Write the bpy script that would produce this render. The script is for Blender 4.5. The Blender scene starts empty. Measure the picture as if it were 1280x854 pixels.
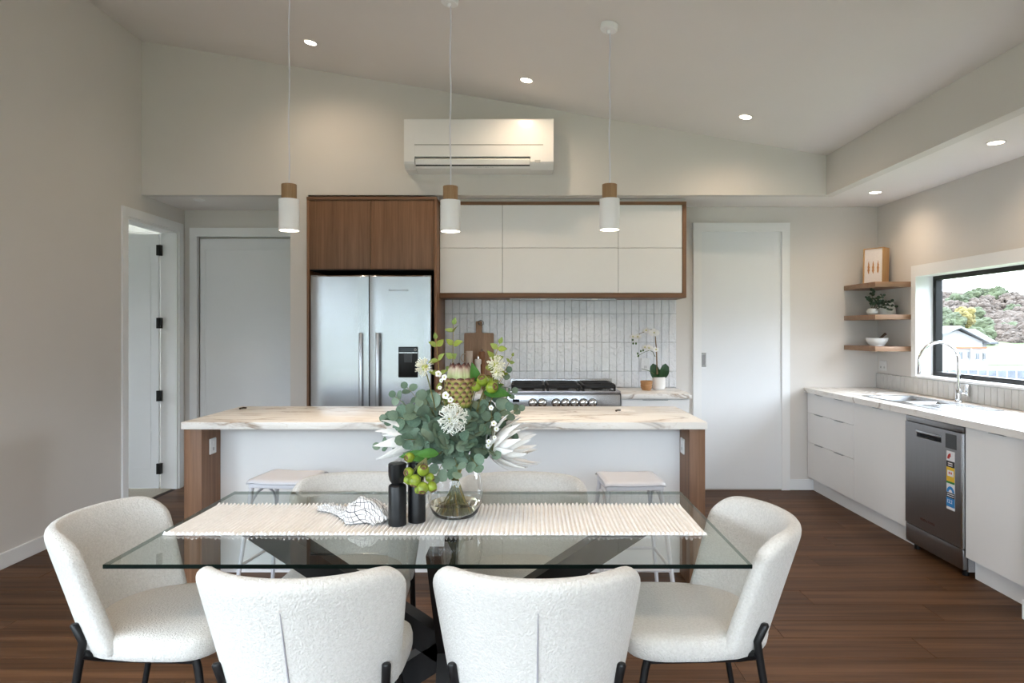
import bpy, bmesh, math, random
from mathutils import Vector, Matrix, Euler
from mathutils.geometry import tessellate_polygon

S = bpy.context.scene
C = S.collection
R = math.radians
random.seed(7)

# ------------------------------------------------------------------ camera
F, CX, CY, CAMZ = 850.0, 654.0, 414.0, 1.40      # focal length and principal point in 1280x854 pixels
cd = bpy.data.cameras.new('camera')
cam = bpy.data.objects.new('camera', cd)
C.objects.link(cam)
cam.location = (0, 0, CAMZ)
cam.rotation_euler = (R(90), 0, 0)
cd.sensor_fit = 'HORIZONTAL'
cd.sensor_width = 36
cd.lens = 36 * F / 1280
cd.shift_x = (640 - CX) / 1280
cd.shift_y = (CY - 427) / 1280
cd.clip_start = 0.05
cd.clip_end = 600
S.camera = cam


def P(px, py, Y):
    """the point at depth Y that a pixel looks at"""
    return Vector(((px - CX) * Y / F, Y, CAMZ + (CY - py) * Y / F))


def PX(px, Y):
    return (px - CX) * Y / F


def PZ(py, Y):
    return CAMZ + (CY - py) * Y / F


# ------------------------------------------------------------------ light: overcast sky, exposure
W = bpy.data.worlds.new('overcast_sky')
S.world = W
W.use_nodes = True
wn = W.node_tree
wn.nodes.clear()
wo = wn.nodes.new('ShaderNodeOutputWorld')
wb = wn.nodes.new('ShaderNodeBackground')
wb.inputs[0].default_value = (0.79, 0.895, 1.0, 1)
wb.inputs[1].default_value = 6.2
wn.links.new(wb.outputs[0], wo.inputs[0])

S.view_settings.view_transform = 'Standard'
S.view_settings.look = 'None'
S.view_settings.exposure = 1.42
S.view_settings.gamma = 1.0
S.view_settings.use_curve_mapping = False

WARM = (1.0, 0.76, 0.53)


def portal(name, loc, rot, sx, sy):
    """guides sky light through a glazed opening; gives off no light of its own"""
    l = bpy.data.lights.new(name, 'AREA')
    l.shape = 'RECTANGLE'
    l.size, l.size_y = sx, sy
    l.cycles.is_portal = True
    o = bpy.data.objects.new(name, l)
    C.objects.link(o)
    o.location = loc
    o.rotation_euler = rot
    return o


portal('sky_portal_glass_doors', (-0.3, -2.55, 1.25), (R(90), 0, 0), 5.4, 2.4)
portal('sky_portal_side_doors', (-3.2, -0.4, 1.25), (R(90), 0, R(-90)), 3.6, 2.4)
portal('sky_portal_kitchen_window', (3.22, 4.45, 1.44), (R(90), 0, R(90)), 1.9, 0.8)
portal('sky_portal_bedroom_window', (-6.0, 5.3, 1.4), (R(90), 0, R(-90)), 2.0, 1.8)

# ------------------------------------------------------------------ helpers


class G:
    """collects vertices and faces for one mesh"""

    def __init__(self):
        self.v, self.f, self.m, self.uv = [], [], [], {}

    def add(self, vs, fs, mi=0):
        b = len(self.v)
        self.v.extend(Vector(p) for p in vs)
        for q in fs:
            self.f.append(tuple(b + i for i in q))
            self.m.append(mi)
        return self

    def frombm(self, bm, mi=0):
        bm.verts.index_update()
        self.add([v.co.copy() for v in bm.verts], [[v.index for v in f.verts] for f in bm.faces], mi)
        bm.free()
        return self

    def box(self, x0, x1, y0, y1, z0, z1, bev=0.0, seg=2, mi=0):
        x0, x1 = min(x0, x1), max(x0, x1)
        y0, y1 = min(y0, y1), max(y0, y1)
        z0, z1 = min(z0, z1), max(z0, z1)
        vs = [(x0, y0, z0), (x1, y0, z0), (x1, y1, z0), (x0, y1, z0), (x0, y0, z1), (x1, y0, z1), (x1, y1, z1), (x0, y1, z1)]
        fs = [(0, 3, 2, 1), (4, 5, 6, 7), (0, 1, 5, 4), (1, 2, 6, 5), (2, 3, 7, 6), (3, 0, 4, 7)]
        if not bev:
            return self.add(vs, fs, mi)
        bm = bmesh.new()
        bv = [bm.verts.new(p) for p in vs]
        for q in fs:
            bm.faces.new([bv[i] for i in q])
        bmesh.ops.bevel(bm, geom=bm.edges[:], offset=bev, segments=seg, affect='EDGES', profile=0.5)
        return self.frombm(bm, mi)

    def tube(self, pts, r, n=10, closed=False, mi=0, cap=True):
        pts = [Vector(p) for p in pts]
        k = len(pts)
        rs = r if isinstance(r, (list, tuple)) else [r] * k
        t0 = (pts[1] - pts[0]).normalized()
        ref = Vector((0, 0, 1)) if abs(t0.z) < 0.9 else Vector((1, 0, 0))
        nrm = (ref - t0 * ref.dot(t0)).normalized()
        vs, fs = [], []
        for i in range(k):
            if closed:
                t = (pts[(i + 1) % k] - pts[i - 1]).normalized()
            elif i == 0:
                t = t0
            elif i == k - 1:
                t = (pts[-1] - pts[-2]).normalized()
            else:
                t = ((pts[i + 1] - pts[i]).normalized() + (pts[i] - pts[i - 1]).normalized())
                t = t.normalized() if t.length > 1e-6 else (pts[i] - pts[i - 1]).normalized()
            nrm = (nrm - t * nrm.dot(t)).normalized()
            bn = t.cross(nrm)
            for j in range(n):
                a = 2 * math.pi * j / n
                vs.append(pts[i] + (nrm * math.cos(a) + bn * math.sin(a)) * rs[i])
        for i in range(k if closed else k - 1):
            for j in range(n):
                a, b = i * n + j, i * n + (j + 1) % n
                i2 = (i + 1) % k
                c, d = i2 * n + (j + 1) % n, i2 * n + j
                fs.append((a, b, c, d))
        if cap and not closed:
            fs.append(tuple(range(n - 1, -1, -1)))
            fs.append(tuple((k - 1) * n + j for j in range(n)))
        return self.add(vs, fs, mi)

    def cyl(self, p0, p1, r0, r1=None, n=20, mi=0):
        return self.tube([p0, p1], [r0, r0 if r1 is None else r1], n, mi=mi)

    def lathe(self, prof, c=(0, 0, 0), n=32, mi=0, sx=1, sy=1):
        c = Vector(c)
        rings, vs, fs = [], [], []
        for r, z in prof:
            if r < 1e-6:
                rings.append([len(vs)])
                vs.append(c + Vector((0, 0, z)))
            else:
                rings.append(list(range(len(vs), len(vs) + n)))
                for j in range(n):
                    a = 2 * math.pi * j / n
                    vs.append(c + Vector((r * sx * math.cos(a), r * sy * math.sin(a), z)))
        for A, B in zip(rings, rings[1:]):
            if len(A) == 1 and len(B) == 1:
                continue
            for j in range(n):
                j2 = (j + 1) % n
                if len(A) == 1:
                    fs.append((A[0], B[j2], B[j]))
                elif len(B) == 1:
                    fs.append((A[j], A[j2], B[0]))
                else:
                    fs.append((A[j], A[j2], B[j2], B[j]))
        return self.add(vs, fs, mi)

    def prism(self, poly, t0, t1, fn, holes=(), mi=0):
        """2-D polygon (with holes) extruded from t0 to t1; fn(u, v, t) gives the 3-D point"""
        loops = [list(poly)] + [list(h) for h in holes]
        flat = [p for l in loops for p in l]
        tris = tessellate_polygon([[Vector((p[0], p[1], 0)) for p in l] for l in loops])
        n = len(flat)
        vs = [fn(p[0], p[1], t0) for p in flat] + [fn(p[0], p[1], t1) for p in flat]
        fs = [tuple(t) for t in tris] + [tuple(n + i for i in reversed(t)) for t in tris]
        b = 0
        for l in loops:
            k = len(l)
            for i in range(k):
                j = (i + 1) % k
                fs.append((b + i, b + j, n + b + j, n + b + i))
            b += k
        return self.add(vs, fs, mi)

    def ball(self, c, rx, ry=None, rz=None, n=16, m=10, mi=0):
        ry = rx if ry is None else ry
        rz = rx if rz is None else rz
        pr = [(math.sin(math.pi * i / m), -math.cos(math.pi * i / m)) for i in range(m + 1)]
        pr[0], pr[-1] = (0, -1), (0, 1)
        g = G().lathe(pr, n=n)
        c = Vector(c)
        return self.add([c + Vector((p.x * rx, p.y * ry, p.z * rz)) for p in g.v], g.f, mi)

    def join(self, g, mat=None, mi=0):
        return self.add([(mat @ p) if mat else p for p in g.v], g.f, mi)

    def mesh(self, name, mats, off=Vector((0, 0, 0)), smooth=35):
        me = bpy.data.meshes.new(name)
        me.from_pydata([p - off for p in self.v], [], self.f)
        for mt in (mats if isinstance(mats, (list, tuple)) else [mats]):
            me.materials.append(mt)
        if any(self.m):
            me.polygons.foreach_set('material_index', self.m)
        bm = bmesh.new()
        bm.from_mesh(me)
        bmesh.ops.recalc_face_normals(bm, faces=bm.faces[:])
        bm.to_mesh(me)
        bm.free()
        if smooth:
            me.polygons.foreach_set('use_smooth', [True] * len(me.polygons))
            me.set_sharp_from_angle(angle=R(smooth))
        me.update()
        return me

    def obj(self, name, mats, parent=None, smooth=35):
        """one mesh object; a top-level one gets its origin at its base"""
        if parent is None:
            lo = Vector([min(p[i] for p in self.v) for i in range(3)])
            hi = Vector([max(p[i] for p in self.v) for i in range(3)])
            off = Vector(((lo.x + hi.x) / 2, (lo.y + hi.y) / 2, lo.z))
        else:
            off = wloc(parent)
        o = bpy.data.objects.new(name, self.mesh(name, mats, off, smooth))
        C.objects.link(o)
        if parent is None:
            o.location = off
        else:
            o.parent = parent
        return o


def wloc(o):
    p = Vector(o.location)
    while o.parent:
        o = o.parent
        p = p + Vector(o.location)
    return p


def tag(o, label, cat, group=None, kind=None):
    o['label'] = label
    o['category'] = cat
    if group:
        o['group'] = group
    if kind:
        o['kind'] = kind
    return o


def E(name, loc, label, cat, group=None, kind=None):
    o = bpy.data.objects.new(name, None)
    o.empty_display_size = 0.1
    C.objects.link(o)
    o.location = loc
    return tag(o, label, cat, group, kind)


def inst(name, me, parent, wpos, rot=None, scale=(1, 1, 1)):
    """an object on shared mesh data, placed at a world position under its parent"""
    o = bpy.data.objects.new(name, me)
    C.objects.link(o)
    o.parent = parent
    o.location = Vector(wpos) - (wloc(parent) if parent else Vector((0, 0, 0)))
    if rot is not None:
        o.rotation_euler = rot if isinstance(rot, (tuple, Euler)) else rot.to_euler()
    o.scale = scale
    return o


def copy_tree(o, parent=None):
    c = o.copy()
    C.objects.link(c)
    c.parent = parent
    for ch in list(o.children):
        copy_tree(ch, c)
    return c


def bake(o):
    """turn an object's modifiers into mesh data"""
    bpy.context.view_layer.update()
    dg = bpy.context.evaluated_depsgraph_get()
    me = bpy.data.meshes.new_from_object(o.evaluated_get(dg))
    o.modifiers.clear()
    o.data = me
    return o


def text(name, body, size, parent, wpos, rot, mt, ext=0.0006, align='CENTER'):
    cu = bpy.data.curves.new(name, 'FONT')
    cu.body = body
    cu.size = size
    cu.extrude = ext
    cu.align_x = align
    cu.align_y = 'CENTER'
    cu.resolution_u = 2
    t = bpy.data.objects.new(name, cu)
    C.objects.link(t)
    bpy.context.view_layer.update()
    me = bpy.data.meshes.new_from_object(t.evaluated_get(bpy.context.evaluated_depsgraph_get()))
    bpy.data.objects.remove(t)
    me.name = name
    me.materials.clear()
    me.materials.append(mt)
    return inst(name, me, parent, wpos, rot)


# ------------------------------------------------------------------ materials


class N:
    """small node-graph writer"""

    def __init__(self, name):
        self.mat = bpy.data.materials.new(name)
        self.mat.use_nodes = True
        self.t = self.mat.node_tree
        self.t.nodes.clear()
        self.out = self.n('ShaderNodeOutputMaterial')

    def n(self, kind, **kw):
        x = self.t.nodes.new(kind)
        for k, v in kw.items():
            setattr(x, k, v)
        return x

    def l(self, a, b):
        self.t.links.new(a, b)

    def noise(self, vec, scale, detail=4, rough=0.55, dist=0.0):
        x = self.n('ShaderNodeTexNoise')
        x.inputs['Scale'].default_value = scale
        x.inputs['Detail'].default_value = detail
        x.inputs['Roughness'].default_value = rough
        x.inputs['Distortion'].default_value = dist
        if vec is not None:
            self.l(vec, x.inputs['Vector'])
        return x.outputs['Fac']

    def coords(self, stretch=(1, 1, 1), rnd=False, kind='Object'):
        tc = self.n('ShaderNodeTexCoord')
        mp = self.n('ShaderNodeMapping')
        self.l(tc.outputs[kind], mp.inputs['Vector'])
        mp.inputs['Scale'].default_value = stretch
        if rnd:
            oi = self.n('ShaderNodeObjectInfo')
            mu = self.n('ShaderNodeMath', operation='MULTIPLY')
            mu.inputs[1].default_value = 37.0
            self.l(oi.outputs['Random'], mu.inputs[0])
            cb = self.n('ShaderNodeCombineXYZ')
            for i in range(3):
                self.l(mu.outputs[0], cb.inputs[i])
            self.l(cb.outputs[0], mp.inputs['Location'])
        return mp.outputs[0]

    def ramp(self, fac, stops, interp='LINEAR'):
        r = self.n('ShaderNodeValToRGB')
        r.color_ramp.interpolation = interp
        el = r.color_ramp.elements
        while len(el) < len(stops):
            el.new(0.5)
        for e, (p, c) in zip(el, stops):
            e.position = p
            e.color = (c[0], c[1], c[2], 1) if isinstance(c, (tuple, list)) else (c, c, c, 1)
        self.l(fac, r.inputs[0])
        return r.outputs[0]

    def math(self, op, a, b=None):
        x = self.n('ShaderNodeMath', operation=op)
        for i, q in enumerate((a, b)):
            if q is None:
                continue
            if isinstance(q, (int, float)):
                x.inputs[i].default_value = q
            else:
                self.l(q, x.inputs[i])
        return x.outputs[0]

    def mix(self, fac, a, b, blend='MIX'):
        x = self.n('ShaderNodeMix', data_type='RGBA', blend_type=blend)
        for i, q in ((0, fac), (6, a), (7, b)):
            if isinstance(q, (int, float)):
                x.inputs[i].default_value = q
            elif isinstance(q, (tuple, list)):
                x.inputs[i].default_value = (q[0], q[1], q[2], 1)
            else:
                self.l(q, x.inputs[i])
        return x.outputs[2]

    def bump(self, h, strength, dist=0.01):
        b = self.n('ShaderNodeBump')
        b.inputs['Strength'].default_value = strength
        b.inputs['Distance'].default_value = dist
        self.l(h, b.inputs['Height'])
        return b.outputs[0]

    def principled(self, col, rough=0.5, metal=0.0, normal=None, coat=0.0, spec=0.5, trans=0.0, ior=1.45, sheen=0.0, sss=0.0):
        p = self.n('ShaderNodeBsdfPrincipled')
        for k, v in (('Base Color', col), ('Roughness', rough), ('Metallic', metal)):
            if isinstance(v, (tuple, list)):
                p.inputs[k].default_value = (v[0], v[1], v[2], 1)
            elif isinstance(v, (int, float)):
                p.inputs[k].default_value = v
            else:
                self.l(v, p.inputs[k])
        p.inputs['Coat Weight'].default_value = coat
        p.inputs['Coat Roughness'].default_value = 0.08
        p.inputs['Specular IOR Level'].default_value = spec
        p.inputs['Transmission Weight'].default_value = trans
        p.inputs['IOR'].default_value = ior
        p.inputs['Sheen Weight'].default_value = sheen
        if normal is not None:
            self.l(normal, p.inputs['Normal'])
        self.l(p.outputs[0], self.out.inputs[0])
        return p


def M(name, col, rough=0.5, metal=0.0, var=0.05, vs=6, bump=0.0, bs=60, stretch=(1, 1, 1), coat=0.0, spec=0.5, rnd=0.0, bdist=0.01, sheen=0.0):
    g = N(name)
    co = g.coords(stretch, rnd=bool(rnd))
    f = g.noise(co, vs)
    lo = tuple(max(0, c * (1 - var)) for c in col)
    hi = tuple(min(1, c * (1 + var)) for c in col)
    c = g.ramp(f, [(0.3, lo), (0.7, hi)])
    if rnd:
        oi = g.n('ShaderNodeObjectInfo')
        c = g.mix(rnd, c, g.ramp(oi.outputs['Random'], [(0, tuple(x * 0.55 for x in col)), (1, tuple(min(1, x * 1.5) for x in col))]))
    nr = g.bump(g.noise(co, bs, 3), bump, bdist) if bump else None
    g.principled(c, rough, metal, nr, coat, spec, sheen=sheen)
    return g.mat


def wood(name, dark, mid, light, grain='Z', scale=1.0, rough=0.45, rnd=False, spec=0.4, coat=0.0, bump=0.06, contrast=1.0):
    g = N(name)
    s = {'Z': (26, 26, 1.1), 'X': (1.1, 26, 26), 'Y': (26, 1.1, 26)}[grain]
    co = g.coords(tuple(x * scale for x in s), rnd=rnd)
    a = g.noise(co, 1.0, 6, 0.6, 0.4)
    s2 = {'Z': (160, 160, 3), 'X': (3, 160, 160), 'Y': (160, 3, 160)}[grain]
    b = g.noise(g.coords(tuple(x * scale for x in s2), rnd=rnd), 1.0, 3, 0.6)
    c = g.ramp(a, [(0.5 - 0.22 / contrast, dark), (0.5, mid), (0.5 + 0.22 / contrast, light)])
    c = g.mix(0.35, c, g.ramp(b, [(0.35, tuple(x * 0.72 for x in mid)), (0.65, light)]), 'MIX')
    if rnd:
        oi = g.n('ShaderNodeObjectInfo')
        c = g.mix(1.0, c, g.ramp(oi.outputs['Random'], [(0, 0.78), (1, 1.0)]), 'MULTIPLY')
    g.principled(c, rough, 0, g.bump(b, bump, 0.004), coat, spec)
    return g.mat


def marble(name, st=(0.9, 3.4, 3.0)):
    g = N(name)
    co = g.coords((1, 1, 1))
    co2 = g.coords(st)
    v1 = g.math('ABSOLUTE', g.math('SUBTRACT', g.noise(co2, 1.25, 5, 0.55, 1.3), 0.5))
    m1 = g.ramp(v1, [(0.0, 1.0), (0.012, 0.55), (0.036, 0.0)])
    v2 = g.math('ABSOLUTE', g.math('SUBTRACT', g.noise(co2, 3.1, 4, 0.5, 1.6), 0.5))
    m2 = g.ramp(v2, [(0.0, 0.42), (0.012, 0.0)])
    msk = g.noise(co, 2.0, 2)
    m1 = g.math('MULTIPLY', m1, g.ramp(msk, [(0.38, 0.0), (0.54, 1.0)]))
    base = g.ramp(g.noise(co2, 1.5, 4), [(0.3, (0.82, 0.80, 0.77)), (0.7, (0.90, 0.89, 0.87))])
    c = g.mix(m1, base, g.ramp(g.noise(co, 5.0), [(0.4, (0.36, 0.25, 0.16)), (0.6, (0.38, 0.36, 0.35))]))
    c = g.mix(m2, c, (0.62, 0.55, 0.48))
    g.principled(c, 0.28, 0, None, 0, 0.5)
    return g.mat


def glass(name, tint=(0.97, 0.985, 0.98), ior=1.45, rough=0.0):
    g = N(name)
    tr = g.n('ShaderNodeBsdfTransparent')
    nz = g.noise(g.coords(), 2.0)
    g.l(g.ramp(nz, [(0, tuple(x * 0.995 for x in tint)), (1, tint)]), tr.inputs[0])
    gl = g.n('ShaderNodeBsdfGlossy')
    gl.inputs['Roughness'].default_value = rough
    fr = g.n('ShaderNodeFresnel')
    fr.inputs[0].default_value = ior
    mx = g.n('ShaderNodeMixShader')
    ge = g.n('ShaderNodeNewGeometry')
    g.l(g.math('MULTIPLY', fr.outputs[0], g.math('SUBTRACT', 1.0, ge.outputs['Backfacing'])), mx.inputs[0])
    g.l(tr.outputs[0], mx.inputs[1])
    g.l(gl.outputs[0], mx.inputs[2])
    g.l(mx.outputs[0], g.out.inputs[0])
    return g.mat


def emit(name, col, strength):
    g = N(name)
    e = g.n('ShaderNodeEmission')
    g.l(g.ramp(g.noise(g.coords(), 20), [(0, tuple(x * 0.98 for x in col)), (1, col)]), e.inputs[0])
    e.inputs[1].default_value = strength
    g.l(e.outputs[0], g.out.inputs[0])
    return g.mat


m_wall = M('wall_paint_warm_white', (0.69, 0.662, 0.633), 0.85, var=0.012, vs=2, bump=0.03, bs=300)
m_ceil = M('ceiling_paint', (0.80, 0.77, 0.755), 0.9, var=0.01, vs=2, bump=0.03, bs=300)
m_trim = M('gloss_white_trim_paint', (0.83, 0.84, 0.85), 0.4, var=0.01, vs=3, bump=0.01, bs=200)
m_door = M('satin_white_door_paint', (0.80, 0.82, 0.845), 0.42, var=0.01, vs=3, bump=0.015, bs=150)
m_black = M('matte_black_metal', (0.006, 0.006, 0.0065), 0.38, var=0.1, vs=20, bump=0.02, bs=300, spec=0.3)
m_steel = M('brushed_stainless_steel', (0.45, 0.46, 0.475), 0.27, 1.0, var=0.04, vs=3, bump=0.02, bs=40, stretch=(60, 60, 1), bdist=0.002)
m_dsteel = M('dark_brushed_steel', (0.30, 0.30, 0.31), 0.30, 1.0, var=0.05, vs=3, bump=0.02, bs=40, stretch=(60, 60, 1), bdist=0.002)
m_chrome = M('polished_chrome', (0.80, 0.81, 0.83), 0.07, 1.0, var=0.02)
m_cab = M('white_cabinet_lacquer', (0.84, 0.84, 0.84), 0.38, var=0.01, vs=3, bump=0.01, bs=120)
m_walnut = wood('walnut_veneer', (0.135, 0.066, 0.036), (0.235, 0.122, 0.067), (0.33, 0.180, 0.104), 'Z', rnd=True)
m_walnut_x = wood('walnut_veneer_horizontal', (0.135, 0.066, 0.036), (0.235, 0.122, 0.067), (0.33, 0.180, 0.104), 'X', rnd=True)
m_oak_shelf = wood('oak_shelf_veneer', (0.18, 0.10, 0.06), (0.27, 0.155, 0.095), (0.35, 0.21, 0.13), 'X', scale=1.5)
m_floor = wood('brown_floor_plank', (0.036, 0.0145, 0.006), (0.090, 0.040, 0.0165), (0.165, 0.080, 0.037), 'X', scale=0.5, rough=0.46, rnd=True, spec=0.22, bump=0.1, contrast=1.5)
m_marble = marble('veined_marble_laminate')
m_marble_y = marble('veined_marble_laminate_lengthways', (3.4, 0.9, 3.0))
m_boucle = None
m_plastic = M('white_gloss_plastic', (0.82, 0.82, 0.82), 0.22, var=0.01)
m_white = M('white_powder_coat', (0.88, 0.88, 0.89), 0.4, var=0.02)
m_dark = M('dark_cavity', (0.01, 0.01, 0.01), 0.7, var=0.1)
m_tableglass = glass('clear_table_glass', (0.955, 0.98, 0.968), 1.85)
g = N('dark_green_glass_edge')
tr = g.n('ShaderNodeBsdfTransparent')
tr.inputs[0].default_value = (0.42, 0.50, 0.47, 1)
pb_ = g.principled(g.ramp(g.noise(g.coords(), 8), [(0, (0.003, 0.006, 0.005)), (1, (0.005, 0.010, 0.008))]), 0.3, 0, None, 0, 0.05)
mx = g.n('ShaderNodeMixShader')
g.l(g.n('ShaderNodeNewGeometry').outputs['Backfacing'], mx.inputs[0])      # seen from within, a cut edge lets light through
g.l(pb_.outputs[0], mx.inputs[1])
g.l(tr.outputs[0], mx.inputs[2])
g.l(mx.outputs[0], g.out.inputs[0])
m_glassedge = g.mat
m_pane = glass('window_glass', (0.985, 0.99, 0.99), 1.35)
# ------------------------------------------------------------------ room measures
XL, XR = -3.07, 3.127          # left wall face, kitchen side wall face
YB, YBL = 6.00, 6.17           # back wall face, back wall of the hall corner
YK = 5.47                      # bulkhead face
XK = 2.44                      # side bulkhead face
ZS = 2.495                     # soffit height
YF = -2.6                      # glazed wall behind the camera
NIB0, NIB1 = -1.873, -1.728    # nib wall beside the fridge cabinet
YP = 3.31                      # far face of the pier that ends the kitchen run


def zc(x):
    return 2.81 + (XK - x) * 0.168


def struct(o, label, cat):
    return tag(o, label, cat, kind='structure')


XZ = lambda u, v, t: Vector((u, t, v))      # polygon in x,z extruded along y
YZ = lambda u, v, t: Vector((t, u, v))      # polygon in y,z extruded along x
XY = lambda u, v, t: Vector((u, v, t))      # polygon in x,y extruded along z


def rect(a, b, c, d):
    return [(a, c), (b, c), (b, d), (a, d)]


# floor: a slab with separate planks laid along x
m_sub = M('dark_plank_joint', (0.02, 0.011, 0.007), 0.8)
fl = struct(G().box(XL - 0.15, XR + 0.3, YF - 0.2, YBL + 0.1, -0.2, -0.002).obj('floor', m_sub), 'dark brown timber plank floor of the open kitchen and dining room', 'floor')
PW, PL = 0.19, 1.82
plank_cache = {}


def plank_mesh(L):
    k = round(L, 3)
    if k not in plank_cache:
        g = G()
        w, h, b = PW / 2 - 0.0008, 0.0, 0.0012
        x = k / 2 - 0.0008
        vs = [(-x, -w, -0.004), (x, -w, -0.004), (x, w, -0.004), (-x, w, -0.004), (-x, -w, h - b), (x, -w, h - b), (x, w, h - b), (-x, w, h - b),
              (-x + b, -w + b, h), (x - b, -w + b, h), (x - b, w - b, h), (-x + b, w - b, h)]
        fs = [(0, 1, 5, 4), (1, 2, 6, 5), (2, 3, 7, 6), (3, 0, 4, 7), (4, 5, 9, 8), (5, 6, 10, 9), (6, 7, 11, 10), (7, 4, 8, 11), (8, 9, 10, 11)]
        plank_cache[k] = g.add(vs, fs).mesh('plank', m_floor, smooth=0)
    return plank_cache[k]


y, row = YF, 0
while y < YBL - 0.02:
    x = XL - [1.2, 0.35, 0.9, 0.1, 1.5, 0.62][row % 6]
    while x < XR:
        a, b = max(x, XL), min(x + PL, XR)
        if b - a > 0.05 and min(y + PW / 2, 99) < YBL:
            inst('plank', plank_mesh(b - a), fl, ((a + b) / 2, y + PW / 2, 0))
        x += PL
    y += PW
    row += 1

# left wall with the doorway, thick enough to show its jamb
TL = 0.145
DY0, DY1, DZ = 5.262, 6.045, 2.29          # doorway in the left wall
ztop = 4.0
g = G().prism([(YF, 0), (DY0, 0), (DY0, DZ), (DY1, DZ), (DY1, 0), (YBL + 0.1, 0), (YBL + 0.1, ztop), (YF, ztop)], XL - TL, XL, YZ, holes=[rect(-2.2, 1.4, 0.02, 2.45)])
struct(g.obj('wall_left', m_wall), 'tall warm white painted wall with a doorway beside the hall corner', 'wall')

# back wall of the kitchen and of the hall corner, nib wall between them
g = G().box(NIB1 - 0.05, XR + 0.14, YB, YB + 0.12, 0, ZS)
struct(g.obj('wall_back', m_wall), 'warm white kitchen wall behind cooker, cabinets and the sliding door by the shelves', 'wall')
g = G().prism(rect(XL - TL, NIB0 + 0.02, 0, ZS), YBL, YBL + 0.1, XZ, holes=[rect(-3.00, -1.95, 0, 2.275)])
g.box(-3.0, -1.95, YBL + 0.06, YBL + 0.1, 0, 2.275)
struct(g.obj('wall_hall', m_wall), 'short warm white hall wall holding the wide sliding door', 'wall')
struct(G().box(NIB0, NIB1, YK, YBL + 0.05, 0, ZS).obj('wall_nib', m_wall), 'narrow warm white wall end between sliding door and fridge cabinet', 'wall')

# raked ceiling
za, zb = zc(XL - 0.15), zc(XK)
g = G().prism([(XL - 0.15, za), (XK + 0.02, zb), (XK + 0.02, zb + 0.15), (XL - 0.15, za + 0.15)], YF - 0.2, YK + 0.02, XZ)
struct(g.obj('ceiling', m_ceil), 'raked off-white ceiling rising towards the tall plain wall', 'ceiling')

# bulkhead: dropped soffit round two sides of the room
g = G().prism([(XL - TL, YK + 0.08), (XK + 0.08, YK + 0.08), (XK + 0.08, YF), (XR + 0.3, YF), (XR + 0.3, YBL + 0.12), (XL - TL, YBL + 0.12)], ZS, ZS + 0.06, XY)
bk = struct(g.obj('ceiling_soffit', m_ceil), 'low flat soffit over the kitchen run, shelves and hall corner', 'ceiling')
g = G().prism([(XL - TL, ZS), (XK + 0.08, ZS), (XK + 0.08, zc(XK) + 0.12), (XL - TL, ztop)], YK, YK + 0.08, XZ)
struct(g.obj('wall_bulkhead', m_wall), 'warm white sloping-topped bulkhead above the kitchen carrying the air conditioner', 'wall')
g = G().box(XK, XK + 0.08, YF, YK, ZS, zc(XK) + 0.12)
struct(g.obj('wall_side_bulkhead', m_wall), 'long warm white bulkhead band running out above the window bench', 'wall')

# pier / living room side wall
g = G().prism([(XK, YF), (XK, YP), (XR + 0.12, YP), (XR + 0.12, YP - 0.12), (XK + 0.12, YP - 0.12), (XK + 0.12, YF)], 0, ZS, XY)
struct(g.obj('wall_pier', m_wall), 'warm white wall end closing off the window bench', 'wall')

# kitchen side wall with the window opening
WY0, WY1, WZ0, WZ1 = 3.62, 5.40, 1.036, 1.845
TW = 0.20
g = G().prism(rect(YP, YB + 0.12, 0, ZS), XR, XR + TW, YZ, holes=[rect(WY0, WY1, WZ0, WZ1)])
struct(g.obj('wall_right', m_wall), 'warm white kitchen wall with the window above the sink', 'wall')

# glazed wall behind the camera, end gables
g = G().prism([(XL - TL, 0), (XR + 0.3, 0), (XR + 0.3, ztop), (XL - TL, ztop)], YF - 0.14, YF, XZ, holes=[rect(-2.95, 2.35, 0.02, 2.45)])
struct(g.obj('wall_front', m_wall), 'warm white wall holding the wide glass sliding doors opposite the kitchen', 'wall')
w2 = E('window_2', (-0.3, YF, 0.0), 'wide black framed glass sliding doors opposite the kitchen', 'window', kind='structure')
for k in range(4):
    a = -2.95 + k * 5.3 / 4
    b = a + 5.3 / 4
    s = YF - 0.05 - 0.03 * (k % 2)
    g = G().prism(rect(a, b, 0.02, 2.45), s - 0.02, s + 0.02, XZ, holes=[rect(a + 0.06, b - 0.06, 0.12, 2.38)])
    fr = g.obj('sash', m_black, w2)
    G().box(a + 0.06, b - 0.06, s - 0.004, s + 0.004, 0.12, 2.38).obj('pane', m_pane, fr)

w3 = E('window_3', (XL, -0.4, 0.0), 'black framed glass sliding doors in the tall plain wall by the living room', 'window', kind='structure')
for k in range(2):
    a = -2.2 + k * 1.8
    b = a + 1.8
    s = XL - 0.05 - 0.03 * (k % 2)
    g = G().prism(rect(a, b, 0.02, 2.45), s - 0.02, s + 0.02, YZ, holes=[rect(a + 0.06, b - 0.06, 0.12, 2.38)])
    fr = g.obj('sash', m_black, w3)
    G().box(s - 0.004, s + 0.004, a + 0.06, b - 0.06, 0.12, 2.38).obj('pane', m_pane, fr)

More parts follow.
